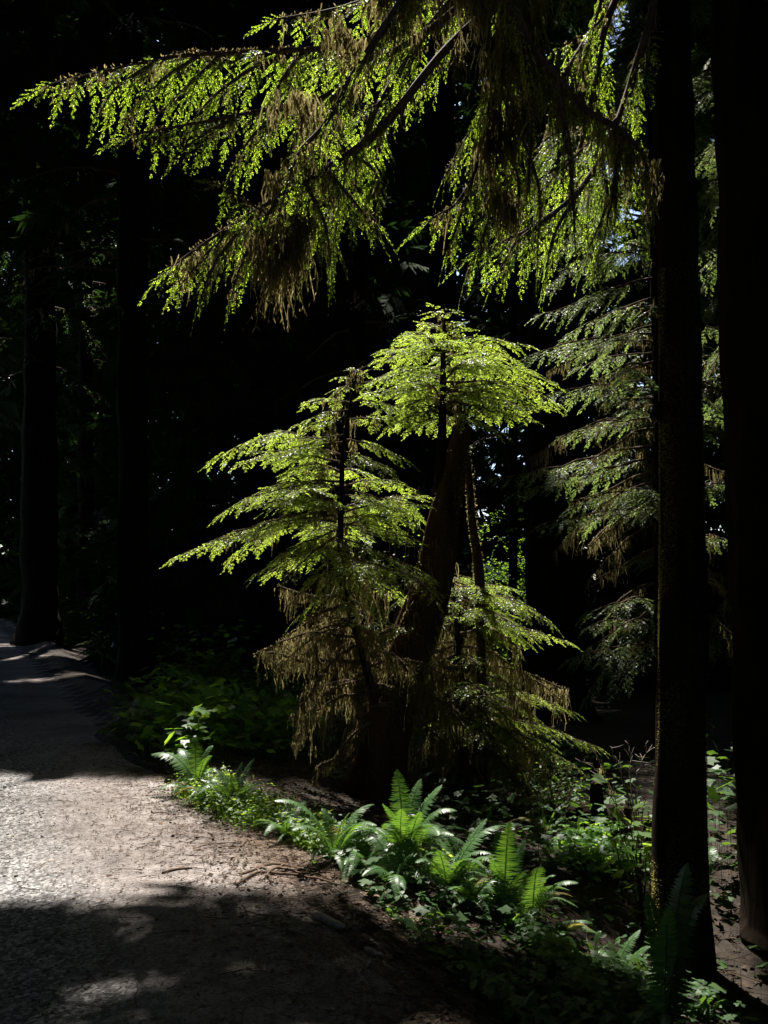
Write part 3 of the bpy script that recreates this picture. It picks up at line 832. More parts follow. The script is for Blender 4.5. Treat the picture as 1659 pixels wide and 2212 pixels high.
# ---- the leaning snag and the young hemlocks that grow from it
sb = at(812, 1760, 8.0)
sb[2] = gz(sb[0], 8.0) - .1
SN = [(815, 1780), (818, 1720), (838, 1560), (880, 1420), (925, 1280), (958, 1120), (985, 1010), (998, 920)]
SW = [150, 124, 102, 90, 78, 62, 48, 36]
t = thing('leaning_snag', 'dark rotten trunk leaning right, broken top under the flat-topped young hemlock', 'dead tree', sb)
sl_ = np.array([at(x, y, 8.0) for x, y in SN]); sl_[0] = sb
g = Geo()
SL = smooth_line(sl_, 90)
SR = np.array(SW) / F * 8 / 2
tube(g, SL, np.interp(np.linspace(0, 1, 90), np.linspace(0, 1, len(SR)), SR), 64, .16, .075, True, 14)
for a in range(9):                                       # broken splinters on top
    th = a * .75 + rng.uniform(0, .3)
    q = SL[-1] + np.array([math.cos(th), math.sin(th), 0]) * rng.uniform(.02, .07)
    tube(g, np.array([q - UP * .15, q + UP * rng.uniform(.04, .30)]), [.03, .004], 5)
for a, (dx, dy) in enumerate(((-.42, -.1), (.36, -.25), (.1, -.4), (-.3, .3), (.4, .25))):   # roots
    e = sb + [dx, dy, 0]
    tube(g, smooth_line([sb + [dx * .2, dy * .2, .45], sb + [dx * .65, dy * .65, .16], [e[0], e[1], gz(e[0], e[1]) - .03]], 8), np.linspace(.12, .05, 8), 8, .2, 0, True, a)
g.build('trunk', M['rot'], t)
g = Geo()
fuzz(g, SL, SR * 1.0, 900, .03, 0, .95)
p, u, tot = along(SL, 150, .32, .72)
off = rng.uniform(0, 6.283, len(p))
rr = np.interp(u, np.linspace(0, 1, len(SR)), SR)
p = p + np.stack([np.cos(off), np.sin(off), 0 * off], -1) * rr[:, None]
tails(g, p, rng.uniform(.08, .42, len(p)), 5, .014, .006)
g.build('hanging_moss', M['moss'], t)

def young_hemlock(name, label, trunk_pts, D, r0, limbs, extra, needle='needle', size=.34, moss_frac=.4, moss_len=.22, hang=.10, droop=.22, leaf=.020, dead=(), seed=0, sp=.045, moss_keep=45, skirts=()):
    """limbs: (photo y on the trunk, tip x, tip y, tip depth offset); extra: (u0, u1, count, length) filled in all round"""
    line = smooth_line([at(x, y, D + (e[0] if e else 0)) for x, y, *e in trunk_pts], 60)
    base = line[0]
    t = thing(name, label, 'tree', base)
    g = Geo()
    tube(g, line, np.interp(np.linspace(0, 1, 60), [0, .5, .9, 1], [r0, r0 * .7, r0 * .25, .004]), 10, .1, .02, True, seed)
    g.build('trunk', M['bark'], t)
    gl, gt, gm = Geo(), Geo(), Geo()
    f = Foliage(leaf, leaf * .36, leaf * 1.1, leaf * .29)
    zs = line[:, 2]
    def on(z):
        return np.array([np.interp(z, zs, line[:, c]) for c in range(3)])
    zt, zb = zs.max(), zs.min()
    for (ty, x, y, dz, *o) in limbs:
        a = on(at(0, ty, D)[2])
        b = at(x + rng.normal(0, 7), y + rng.normal(0, 8), D + dz + rng.normal(0, .12))
        ln = np.linalg.norm(b - a)
        l = arch(a, b, (o[0] if o else .10) * ln * rng.uniform(.1, .9), rng.uniform(-.02, .06) * ln)
        gb = Geo(); tube(gb, l, np.linspace(.004 + .009 * ln, .003, len(l)), 6, .1, cap=False); gb.build('branch', M['twig'], t)
        f.limb(l, min(size, .18 + .28 * ln) * (o[1] if len(o) > 1 else 1), sp, hang, .14)
        if rng.random() < moss_frac: limb_moss(gm, l, moss_keep, moss_len, .012, .05, .75)
    for (u0, u1, cnt, ln0) in extra:
        for _ in range(cnt):
            u = rng.uniform(u0, u1)
            a = on(zb + (zt - zb) * u)
            az = rng.uniform(0, 6.283)
            ln = ln0 * rng.uniform(.55, 1.15)
            b = a + np.array([math.cos(az), math.sin(az), rng.uniform(-.12, .14)]) * ln
            l = arch(a, b, .10 * ln)
            gl.slot = 1; tube(gl, l, np.linspace(.004 + .009 * ln, .003, len(l)), 5, .1, cap=False); gl.slot = 0
            f.limb(l, min(size, .18 + .28 * ln), sp, hang, .14)
            if rng.random() < moss_frac: limb_moss(gm, l, moss_keep, moss_len, .012, .05, .75)
    for (pts, dens, ln) in dead:
        gd = Geo()
        back = rng.uniform(0, .75)
        l = smooth_line([at(x, y, D + e + back * min(1, q_ / 1.5)) for q_, (x, y, e) in enumerate(pts)], 20)
        tube(gd, l, np.linspace(.022, .007, 20), 6, .25, 0, True, seed + 1)
        gd.build('dead_limb', M['twig'], t)
        limb_moss(gm, l, dens * 1.2, ln * 1.35, .018)
    for (y0, y1, cnt, reach, mlen, dens_) in skirts:
        for _ in range(cnt):
            a = on(at(0, rng.uniform(y0, y1), D)[2])
            az = rng.uniform(-.9, 4.04)
            ln = reach * rng.uniform(.5, 1.1)
            e = a + np.array([math.cos(az), math.sin(az) * .8, -rng.uniform(.1, .75)]) * ln
            l = smooth_line([a, a * .55 + e * .45 + UP * .12 * ln, e + UP * 0], 16)
            l[1:] += np.cumsum(rng.normal(0, .008, (15, 3)), 0)
            gd = Geo()
            tube(gd, l, np.linspace(.016, .005, 16), 5, .25, 0, True, seed)
            gd.build('dead_limb', M['twig'], t)
            limb_moss(gm, l, dens_, mlen * rng.uniform(.6, 1.3), .014, .15, 1)
    p, u, _ = along(line, 26, .05, .5)
    if skirts: tails(gm, p + rng.normal(0, .03, p.shape), rng.uniform(.08, .34, len(p)), 5, .014, .006)
    f.emit(gl, gl, droop)
    gl.build('crown', [M[needle], M['twig']], t)
    if gm.n: gm.build('hanging_moss', M['moss'], t)
    return t

# flat-topped young hemlock perched on the snag
young_hemlock('young_hemlock', 'young hemlock with a flat umbrella crown perched on the leaning snag', [(945, 1180), (948, 1050), (955, 930), (957, 820), (958, 730), (961, 658)], 8.0, .05,
    [(676, 950, 664, 0, .05, .9), (680, 970, 668, .05, .05, .9), (690, 940, 676, 0, .05, .9), (695, 980, 684, .05, .05, .9), (705, 930, 692, 0, .05, .9), (712, 928, 700, -.05, .05, .9), (712, 990, 698, .1, .05, .9), (718, 1000, 710, 0, .05, .9), (725, 915, 712, 0, .05, .9), (728, 1010, 716, .1, .05, .9),
     (745, 835, 752, 0, .16), (745, 870, 728, .2, .12), (740, 1075, 738, 0, .14), (750, 1030, 728, -.3, .1), (760, 1135, 748, .1, .16), (765, 860, 775, -.3), (770, 1105, 770, .35),
     (800, 1192, 822, 0, .12), (805, 1150, 800, -.35, .1), (805, 800, 803, 0, .12), (810, 815, 832, -.4, .1), (825, 1190, 848, .25, .1), (840, 1185, 888, 0, .1), (835, 790, 860, .3), (850, 1120, 880, -.35), (855, 820, 890, -.2), (865, 1140, 912, .1), (870, 870, 905, .3), (880, 1080, 925, -.3), (885, 850, 925, .1)],
    [(.50, .80, 26, .72)], size=.36, moss_frac=.35, seed=21)
# taller cone-shaped one on the left
young_hemlock('young_hemlock', 'cone-shaped young hemlock left of the snag, tiered branches reaching left', [(812, 1520), (772, 1370), (742, 1270), (736, 1180), (738, 1060), (742, 960), (757, 870), (772, 798)], 7.8, .036,
    [(808, 752, 802, 0, .05, .9), (808, 790, 800, .05, .05, .9), (818, 740, 814, 0, .05, .9), (818, 798, 810, 0, .05, .9), (828, 728, 832, .1, .05, .9), (830, 806, 826, .1, .05, .9), (840, 710, 850, 0, .1, .8), (840, 815, 845, 0, .1, .8), (870, 680, 880, .1), (870, 850, 878, -.1), (885, 630, 908, 0, .14), (900, 660, 935, -.25), (905, 860, 905, .2),
     (940, 600, 962, .2, .12), (950, 880, 975, 0, .12), (960, 445, 992, 0, .10, 1.05), (955, 560, 985, -.3), (975, 830, 1010, -.3), (1000, 520, 1000, .4),
     (1040, 470, 1108, 0, .1), (1050, 540, 1080, -.4), (1055, 900, 1075, .1, .1), (1070, 850, 1100, -.4), (1100, 375, 1196, 0, .08, 1.05), (1110, 450, 1180, -.35, .08), (1120, 500, 1212, .3), (1100, 905, 1065, .4), (1130, 880, 1160, -.3), (1140, 560, 1215, -.5), (1150, 640, 1220, -.7), (1180, 850, 1250, -.4), (1190, 790, 1250, -.6), (1200, 690, 1265, -.5), (1210, 860, 1290, .2), (1180, 590, 1230, .3), (1240, 800, 1330, -.7), (1230, 640, 1340, -.2), (1160, 920, 1230, -.3), (1200, 930, 1270, -.7)],
    [(.46, .74, 24, .72)], size=.38, moss_frac=.62, moss_len=.30, seed=22, skirts=[(1220, 1480, 24, .95, .75, 105), (1450, 1640, 10, .7, .5, 150)],
    dead=[([(800, 1435, 0), (720, 1425, -.1), (650, 1428, -.2), (600, 1412, -.25), (556, 1410, -.3)], 140, .26), ([(770, 1330, 0), (700, 1360, -.1), (650, 1390, -.15), (615, 1430, -.2)], 130, .22),
          ([(800, 1470, 0), (740, 1480, -.2), (700, 1500, -.3), (660, 1560, -.35), (635, 1610, -.4)], 170, .30), ([(800, 1560, 0), (760, 1590, -.1), (720, 1640, -.2), (685, 1660, -.3), (672, 1740, -.3)], 170, .26),
          ([(790, 1380, 0), (735, 1400, -.3), (710, 1440, -.4), (690, 1520, -.4)], 150, .34), ([(760, 1280, 0), (690, 1290, -.2), (640, 1280, -.3), (600, 1265, -.3)], 110, .22),
          ([(790, 1470, 0), (760, 1540, .1), (745, 1600, .1)], 150, .28), ([(780, 1400, .1), (830, 1420, -.2), (850, 1440, -.4)], 150, .30), ([(770, 1350, 0), (810, 1370, -.4), (850, 1360, -.6)], 150, .34),
          ([(770, 1300, 0), (700, 1320, -.4), (660, 1330, -.5)], 150, .28)])
# right-hand one, low branches streaming right
young_hemlock('young_hemlock', 'low broad young hemlock right of the snag, mossy skirts trailing to the ground', [(1010, 1790), (1000, 1600), (990, 1450), (985, 1330), (975, 1230)], 8.5, .06,
    [(1240, 1050, 1268, -.1, .06, .7), (1250, 920, 1250, -.4, .05, .7), (1255, 1110, 1310, .1, .1), (1260, 1060, 1290, -.4, .1), (1290, 1236, 1372, 0, .14, 1.05), (1290, 1180, 1330, -.35, .14), (1300, 1145, 1385, .2, .1), (1310, 1110, 1350, -.5, .1), (1300, 900, 1330, -.7, .1), (1320, 1120, 1395, -.1), (1330, 860, 1345, -.8, .05),
     (1450, 1130, 1480, 0, .1), (1480, 1100, 1540, -.3), (1520, 1305, 1608, 0, .2, 1.05), (1510, 1255, 1552, .3, .16), (1540, 1240, 1640, -.3, .16), (1560, 1200, 1690, -.1, .15), (1540, 1180, 1600, -.5, .12), (1570, 1150, 1680, -.5, .12), (1560, 1110, 1640, .2)],
    [(.3, .98, 28, .72)], size=.40, moss_frac=.75, moss_len=.32, seed=23, skirts=[(1330, 1580, 26, .95, .70, 130), (1540, 1720, 12, .75, .45, 150)],
    dead=[([(960, 1440, -.3), (1000, 1440, -.5), (1050, 1430, -.6)], 170, .42), ([(960, 1500, -.3), (1040, 1530, -.6), (1070, 1600, -.7)], 190, .36), ([(970, 1520, -.2), (1000, 1560, -.7), (1020, 1650, -.8)], 190, .36),
          ([(980, 1480, 0), (940, 1540, -.6), (930, 1640, -.7)], 190, .34), ([(1000, 1580, 0), (1080, 1640, -.5), (1130, 1700, -.6)], 180, .26), ([(990, 1620, 0), (960, 1660, -.6), (940, 1720, -.7)], 180, .24),
          ([(1000, 1620, 0), (1040, 1680, -.6), (1060, 1740, -.6)], 180, .24), ([(960, 1400, -.3), (920, 1420, -.7), (905, 1480, -.8)], 170, .36), ([(1000, 1550, 0), (1100, 1590, -.2), (1150, 1660, -.3)], 150, .3),
          ([(950, 1340, -.2), (880, 1370, -.8), (840, 1400, -.9)], 150, .38), ([(960, 1460, -.3), (900, 1500, -.9), (880, 1560, -.9)], 150, .34), ([(1000, 1480, 0), (1060, 1500, -.3), (1100, 1560, -.4)], 170, .34)])
# slender mossy stub behind the snag
sp_ = [at(1036, 1300, 8.4), at(1030, 1200, 8.4), at(1020, 1120, 8.4), at(1014, 1040, 8.4), at(1008, 960, 8.4)]
stub0 = np.array([sp_[0][0] + .02, 8.4, float(gz(sp_[0][0], 8.4)) - .05])
t = thing('dead_stub', 'thin crooked dead stem wrapped in moss, right behind the leaning snag', 'dead tree', stub0)
l = smooth_line([stub0] + sp_, 50)
g = Geo(); tube(g, l, np.linspace(.05, .028, 50), 9, .3, .05, True, 31); g.build('trunk', M['rot'], t)
g = Geo(); fuzz(g, l, [.05, .04, .03], 2500, .025, .3, 1); limb_moss(g, l, 90, .16, .03, .4, 1); g.build('hanging_moss', M['moss'], t)

# ---- hemlock behind the slender trunk on the right
young_hemlock('hemlock', 'taller hemlock behind the slender right trunk, bare mossy lower limbs', [(1428, 1760), (1428, 1400), (1424, 1000), (1418, 700), (1405, 300), (1390, -200), (1385, -500)], 11.0, .10,
    [(430, 1180, 552, 0, .08, 1.1), (480, 1200, 480, -.4), (540, 1172, 610, .2, .1, 1.1), (600, 1145, 672, -.2, .12, 1.1), (640, 1210, 720, .3), (700, 1240, 752, -.3), (720, 1130, 770, .1, .1, 1.1), (760, 1250, 780, .4), (820, 1150, 862, -.2, .1), (840, 1300, 850, -.6), (900, 1210, 940, .1), (960, 1065, 1030, -.1, .1, 1.1), (990, 1100, 1050, .2, .12), (1040, 1220, 1070, -.4), (1100, 1165, 1150, 0, .1), (560, 1290, 560, -.8), (660, 1310, 690, -.8), (500, 1530, 560, .3), (650, 1560, 720, .2), (800, 1550, 880, .3), (370, 1250, 420, .2), (330, 1530, 420, .2), (260, 1290, 360, .3), (200, 1520, 300, .4), (1300, 1250, 1420, -.2), (1330, 1265, 1500, .1, .05), (1350, 1330, 1480, -.3, .05)],
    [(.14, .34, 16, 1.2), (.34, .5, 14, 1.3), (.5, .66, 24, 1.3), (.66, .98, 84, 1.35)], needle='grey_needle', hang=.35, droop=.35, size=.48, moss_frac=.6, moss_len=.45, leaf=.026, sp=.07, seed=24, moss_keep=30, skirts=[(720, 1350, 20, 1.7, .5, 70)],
    dead=[([(1425, 930, 0), (1380, 930, -.1), (1330, 960, -.2), (1270, 1000, -.3)], 70, .35), ([(1425, 1015, 0), (1370, 1030, -.1), (1310, 1060, -.2), (1230, 1085, -.3)], 75, .38), ([(1425, 860, 0), (1350, 862, -.1), (1290, 870, -.3)], 70, .35),
          ([(1425, 1100, 0), (1370, 1110, -.2), (1310, 1140, -.3), (1270, 1180, -.4)], 75, .38), ([(1425, 1180, 0), (1390, 1195, -.2), (1340, 1225, -.3), (1290, 1250, -.4)], 60, .3), ([(1425, 1260, 0), (1390, 1265, -.2), (1345, 1290, -.3), (1310, 1325, -.3)], 60, .22),
          ([(1425, 780, 0), (1380, 790, -.2), (1330, 815, -.3), (1300, 850, -.3)], 70, .3), ([(1425, 1440, 0), (1370, 1440, -.2), (1320, 1450, -.3)], 50, .2)])
young_hemlock('hemlock', 'sunlit hemlock seen in the gap between the two right trunks', [(1600, 1760), (1600, 1300), (1598, 900), (1590, 400), (1585, -200), (1580, -500)], 12.5, .10,
    [(y_, 1505 + int(rng.integers(0, 20)), y_ + 30 + int(rng.integers(0, 120)), rng.uniform(-.7, .6), rng.uniform(.02, .16)) for y_ in list(rng.integers(30, 900, 14)) + [1000, 1250, 1330]],
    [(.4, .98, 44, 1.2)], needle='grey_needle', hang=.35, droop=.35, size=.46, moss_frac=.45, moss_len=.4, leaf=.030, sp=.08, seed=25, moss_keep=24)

# ---- dark trunks of the wood behind
big_tree('conifer', 'straight black trunk standing left beside the road, ferns at its foot', 290, 1480, 62, 16, -260, -8, [(.42, .98, 26, 2.4)], seed=41)
big_tree('conifer', 'broad dark trunk at the far left where the road bends away', 88, 1335, 66, 30, -140, 0, [(.35, .98, 30, 3.4)], seed=42, fol=.07)
big_tree('conifer', 'black trunk in the deep shade left of the cone-shaped hemlock', 560, 1420, 52, 21, -200, 10, [(.4, .98, 24, 2.6)], seed=43)
big_tree('conifer', 'black trunk showing between the overhead boughs at top centre', 955, 1500, 62, 18, 40, 0, [(.35, .98, 16, 1.8)], seed=44)
big_tree('conifer', 'wide black trunk flaring at its foot right of the bright green gap', 1196, 1560, 118, 14, 330, 10, None, seed=45)
big_tree('conifer', 'thin dark pole of a trunk inside the bright green gap', 1107, 1540, 17, 17, 200, 4, [(.3, .9, 14, 1.2)], seed=46, fol=.045)
big_tree('conifer', 'slim dark trunk between the two left trunks', 185, 1400, 30, 34, -120, 0, [(.3, .98, 24, 2.6)], seed=47, fol=.07)
big_tree('conifer', 'faint dark hemlock with dim green tiers above the cone-shaped hemlock', 770, 1400, 40, 15, 330, 6, [(.3, .8, 20, 1.6)], seed=48)
big_tree('conifer', 'slender dark trunk just right of the road trunk', 425, 1430, 34, 26, -150, 0, [(.3, .98, 22, 2.6)], seed=49, fol=.06)

# far sunlit thicket in the gap
g = Geo()
f = Foliage(.07, .045, .12, .055)
k = 240
yy = rng.uniform(15, 24, k)
c = np.stack([.148 * yy + rng.uniform(-.7, 1.0, k), yy, -.3 + 3.6 * rng.random(k) ** 1.3], -1)
az = rng.uniform(0, 6.28, k)
f.sprays(c, nrm(np.stack([np.cos(az), np.sin(az), rng.uniform(-.6, .3, k)], -1)), nrm(UP + rng.normal(0, .5, (k, 3))), rng.uniform(.5, 1.0, k))
f.emit(g, None, .2)
tag(g.build('thicket_foliage', M['broad']), 'bright green thicket in a sunny gap far behind the snag', kind='stuff')
g = Geo()
f = Foliage(.12, .06, .22, .1)
k = 260
c = np.stack([rng.uniform(-33, -26, k), rng.uniform(58, 66, k), rng.uniform(0, 17, k)], -1)
az = rng.uniform(0, 6.28, k)
f.sprays(c, nrm(np.stack([np.cos(az), np.sin(az), rng.uniform(-.6, .2, k)], -1)), nrm(UP + rng.normal(0, .5, (k, 3))), rng.uniform(.9, 1.8, k))
f.emit(g, None, .3)
tag(g.build('roadside_foliage', M['broad']), 'far foliage at the road bend on the left border', kind='stuff')

# ------------------------------------------------------------------ ferns
def frond(g, base, tip, arc, npin=30, wid=.16, twist=0.0):
    base, tip = np.asarray(base), np.asarray(tip)
    L = np.linalg.norm(tip - base)
    h = tip - base; h[2] = 0
    hd = nrm(h) if np.linalg.norm(h) > 1e-3 else np.array([1.0, 0, 0])
    ctrl = base + (tip - base) * .42 + UP * arc * 1.35 * L + hd * (-.05 * L)
    u = np.linspace(0, 1, 40)[:, None]
    l = (1 - u) ** 2 * base + 2 * u * (1 - u) * ctrl + u ** 2 * tip
    tube(g, l, np.linspace(.0035, .0008, 40), 4, cap=False)
    t = nrm(np.gradient(l, axis=0))
    ref = np.array([hd[1], -hd[0], 0]) if np.linalg.norm(h) > .12 * L else np.array([1.0, .2, 0])
    s = np.linspace(.12, .985, npin)
    P = np.stack([np.interp(s, u[:, 0], l[:, c]) for c in range(3)], -1)
    T = nrm(np.stack([np.interp(s, u[:, 0], t[:, c]) for c in range(3)], -1))
    b0 = nrm(ref - T * (T @ ref)[:, None])
    n = np.cross(b0, T)
    b0 = b0 * math.cos(twist) + n * math.sin(twist)
    n = np.cross(b0, T)
    pl_ = wid * L * np.minimum(1, .35 + s * 3.2) * (1 - s) ** .55 * 1.25
    step = L * .87 / npin
    for sd in (-1, 1):
        d = nrm(b0 * sd + T * .28 - UP * .12 + rng.normal(0, .06, P.shape))
        q = P + T * (step * .25 * sd)
        ln = pl_ * rng.uniform(.85, 1.1, npin)
        w_ = np.minimum(step * 1.05, .02 + .1 * ln)
        wv = nrm(np.cross(n, d)) * (w_ * .5)[:, None]
        m1 = q + d * (ln * .12)[:, None]
        m2 = q + d * (ln * .6)[:, None] - UP * (ln * .04)[:, None]
        tp = q + d * ln[:, None] - UP * (ln * .16)[:, None] + T * (ln * .12)[:, None]
        V = np.stack([q, m1 + wv, m1 - wv, m2 + wv * .75, m2 - wv * .75, tp], 1).reshape(-1, 3)
        k = np.arange(npin)[:, None] * 6
        g.add(V, np.concatenate([k + np.array([[1, 3, 4, 2]])]), np.concatenate([k + np.array([[0, 1, 2]]), k + np.array([[3, 5, 4]])]))

def fern(label, bx, by, D, tips, extra=6, elen=.5, wid=.18, npin=38, cat='fern', name='sword_fern', group='ferns along the verge'):
    """tips: photo positions (x, y, depth offset, arc) that fronds reach"""
    if D is None:
        b = ground_at(bx, by)
    else:
        b = at(bx, by, D); b[2] = gz(b[0], D)
    t = thing(name, label, cat, b, group)
    g = Geo()
    tube(g, np.array([b - UP * .05, b + UP * .03]), [.035, .02], 7, .3)
    for a in range(8):
        th = a * .785
        tube(g, np.array([b, b + [.035 * math.cos(th), .035 * math.sin(th), .07]]), [.008, .003], 4)
    g.build('root_crown', M['twig'], t)
    for (x, y, dz, arc) in tips:
        g = Geo()
        tp_ = b + (at(x, y, b[1] + dz) - b) * 1.1
        frond(g, b + rng.normal(0, .012, 3) * [1, 1, 0], tp_, arc + .06, npin, wid, rng.uniform(-.25, .25))
        g.build('frond', M['fern'], t)
    for _ in range(extra):
        az = rng.uniform(0, 6.283)
        ln = elen * rng.uniform(.7, 1.15)
        e = b + np.array([math.cos(az) * .75, math.sin(az) * .75, rng.uniform(.0, .5)]) * ln
        g = Geo()
        frond(g, b + rng.normal(0, .012, 3) * [1, 1, 0], e, rng.uniform(.3, .55), npin, wid, rng.uniform(-.5, .5))
        fo = g.build('frond', M['fern_dry'] if rng.random() < .04 else M['fern'], t)
        if fo.data.materials[0] == M['fern_dry']: fo['label'] = 'withered yellow-brown frond'
    return t

fern('tall upright sword fern cluster directly below the leaning snag', 872, 1880, None, [(858, 1682, .1, .1), (905, 1700, .15, .1), (946, 1712, .1, .15), (975, 1762, -.05, .35), (832, 1750, -.1, .15), (905, 1765, -.2, .12), (868, 1760, -.25, .1), (800, 1800, -.1, .25), (930, 1790, -.3, .2), (850, 1800, .3, .2)], 8, .5)
fern('arching pale sword fern left of the tall upright fern', 722, 1862, None, [(604, 1742, -.1, .3), (652, 1752, .05, .25), (698, 1756, .1, .2), (752, 1765, -.05, .2), (800, 1748, .2, .3), (805, 1790, -.2, .3), (640, 1800, -.25, .3)], 8, .45)
fern('sunlit sword fern with long fronds sweeping right below the snag', 965, 1925, None, [(1043, 1782, .1, .08), (1086, 1796, .1, .3), (1052, 1852, -.15, .3), (1040, 1880, -.25, .35), (940, 1840, -.2, .2), (1000, 1850, .2, .25), (905, 1870, -.2, .3)], 7, .42)
fern('dark upright sword fern in front, between sunlit ferns', 1095, 1985, None, [(1100, 1795, -.05, .06), (1062, 1865, -.1, .12), (1075, 1810, .1, .1), (1130, 1830, .1, .15), (1050, 1930, -.15, .3), (1140, 1890, -.1, .3)], 6, .4)
fern('glossy sword fern whose fronds catch white light, right end of the sunny ferns', 1150, 1990, None, [(1195, 1900, -.05, .35), (1130, 1895, .05, .4), (1205, 1935, .1, .4), (1090, 1905, .1, .4), (1165, 1885, -.2, .3), (1240, 1915, -.1, .3)], 7, .35)
fern('low fern lying flat over the shaded leaves, lower right', 1140, 2040, None, [(1232, 2018, 0, .12), (1225, 2030, -.1, .1), (1190, 2005, .05, .3)], 2, .25)
fern('small fern with a rounded lit frond, middle of the three before the slender trunk', 1282, 2085, None, [(1296, 2018, 0, .35), (1262, 2040, -.05, .4), (1310, 2045, -.05, .2), (1318, 2075, -.1, .2)], 2, .22)
fern('fern with one bright white frond touching the foot of the slender trunk', 1332, 2112, None, [(1403, 2046, -.05, .1), (1378, 2018, .05, .1), (1316, 2040, .05, .15), (1300, 2120, -.1, .2)], 2, .22)
fern('dim fern in front of the slender trunk', 1440, 2110, 4.0, [(1445, 1988, -.05, .12), (1480, 1900, .1, .15), (1400, 1960, .1, .2), (1520, 1960, 0, .25)], 7, .35)
fern('narrow upright deer fern beside the mossy log, farther right of the tall ferns', 1178, 1840, 7.0, [(1150, 1765, 0, .1), (1172, 1752, .05, .1), (1196, 1758, -.05, .1), (1220, 1770, .1, .15), (1128, 1790, -.1, .2)], 3, .35, .10, name='deer_fern')
fern('single bright narrow deer fern standing near the fallen log', 1243, 1835, 6.8, [(1250, 1768, 0, .06), (1258, 1790, -.1, .1), (1225, 1795, .05, .15)], 1, .25, .09, name='deer_fern')
fern('grey drooping fern on the shaded bank left of the log', 1195, 1880, 6.2, [(1155, 1850, -.1, .4), (1165, 1835, 0, .4), (1215, 1850, -.1, .45), (1230, 1875, -.1, .4), (1170, 1880, -.2, .4)], 3, .3)
fern('fern with a yellowing frond among weeds, left end of the verge', 505, 1750, None, [(545, 1648, .1, .1), (522, 1655, .05, .2), (500, 1680, -.1, .25), (580, 1690, -.1, .15), (465, 1668, .1, .2), (540, 1700, -.2, .2), (440, 1690, 0, .2)], 3, .45)
fern('finely cut lady fern standing dark green behind the left weeds', 425, 1715, None, [(420, 1604, .1, .15), (455, 1620, .05, .3), (335, 1637, .05, .3), (390, 1625, .2, .25), (452, 1640, -.1, .3)], 3, .5, .24, name='lady_fern')
fern('far fern at the foot of the straight left trunk', 232, 1448, None, [(250, 1385, .2, .2), (195, 1400, .1, .3), (215, 1380, .3, .2), (175, 1420, -.2, .3), (240, 1410, -.3, .3)], 5, .9, .16, 20)
fern('bright distant fern behind the broad-leaf patch', 528, 1530, 13.0, [(560, 1500, 0, .3), (495, 1490, .2, .3), (540, 1480, .2, .25), (500, 1515, -.2, .3), (570, 1520, -.2, .3)], 5, .7, .16, 20)
fern('dim fern half hidden behind the right-hand trunks', 1535, 2080, 6.6, [(1545, 1990, 0, .2), (1560, 2030, 0, .2), (1520, 2010, .1, .2)], 3, .4)

for lab, x, y, ln in (('low sword fern where the weeds meet the arching pale fern', 618, 1812, .40),
                      ('spreading sword fern between the arching pale fern and the tall cluster', 780, 1880, .42),
                      ('sword fern in front of the tall upright cluster, leaning to the road', 850, 1915, .40),
                      ('sword fern filling the gap right of the tall upright cluster', 1000, 1900, .45),
                      ('sword fern in front of the long sweeping fronds, near the dark sorrel', 1020, 1965, .36),
                      ('spreading fern between the dark upright fern and the glossy one', 1125, 1960, .38),
                      ('small fern at the dark edge right of the glossy sword fern', 1215, 2020, .26),
                      ('young sword fern among the left weeds, by the yellowing frond', 450, 1738, .34),
                      ('broad fern behind the tall upright cluster, at the foot of the snag', 900, 1840, .5)):
    fern(lab, x, y, None, [], 11, ln)

# ------------------------------------------------------------------ broad-leaved plants
def lobed(n_l=5):
    """a lobed leaf in the XY plane, stalk end at the origin, folded a little along its midrib"""
    pts = []
    ang = np.linspace(-2.2, 2.2, n_l * 2 + 1)
    for i, a in enumerate(ang):
        r = (.66 + .34 * math.cos(a * .7)) if i % 2 else .64
        if i in (0, len(ang) - 1): r = .25
        pts.append((.18 + r * math.cos(a) * .8, r * math.sin(a) * .75, .05 * abs(math.sin(a)) - .10 * r * r))
    V = np.array([(0.12, 0, .0)] + pts)
    T = np.array([(0, i, i + 1) for i in range(1, len(pts))])
    return V, T
LOB = lobed()
def simple_leaf():
    V = np.array([(0, 0, 0), (.3, .24, .03), (.7, .22, .0), (1, 0, -.08), (.7, -.22, 0), (.3, -.24, .03), (.5, 0, -.03)])
    return V, np.array([(0, 6, 1), (1, 6, 2), (2, 6, 3), (3, 6, 4), (4, 6, 5), (5, 6, 0)])[:, ::-1]
SIM = simple_leaf()
def trefoil():
    V, T = [], []
    for a in (0, 2.1, 4.2):
        c, s = math.cos(a), math.sin(a)
        pts = [(0, 0, 0), (.55, .42, -.08), (.95, .36, -.16), (.82, 0, -.05), (.95, -.36, -.16), (.55, -.42, -.08)]
        b = len(V)
        V += [(x * c - y * s, x * s + y * c, z) for x, y, z in pts]
        T += [(b, b + 1, b + 3), (b + 1, b + 2, b + 3), (b, b + 3, b + 5), (b + 3, b + 4, b + 5)]
    return np.array(V), np.array(T)
TRE = trefoil()

def place(g, tm, pos, d, n, size):
    V, T = tm
    b = nrm(np.cross(n, d)); n2 = np.cross(d, b)
    R = np.stack([d, b, n2], -1)
    P = np.einsum('kij,vj->kvi', R, V) * np.asarray(size)[:, None, None] + pos[:, None]
    k = len(pos)
    g.add(P.reshape(-1, 3), None, (np.arange(k)[:, None, None] * len(V) + T[None]).reshape(-1, 3))

def leaf_dirs(k, tilt=.35):
    az = rng.uniform(0, 6.283, k)
    d = np.stack([np.cos(az), np.sin(az), rng.uniform(-.35, .1, k)], -1)
    d = nrm(d)
    n = nrm(UP + rng.normal(0, tilt, (k, 3)))
    n = nrm(n - d * (d * n).sum(-1, keepdims=True))
    return d, n

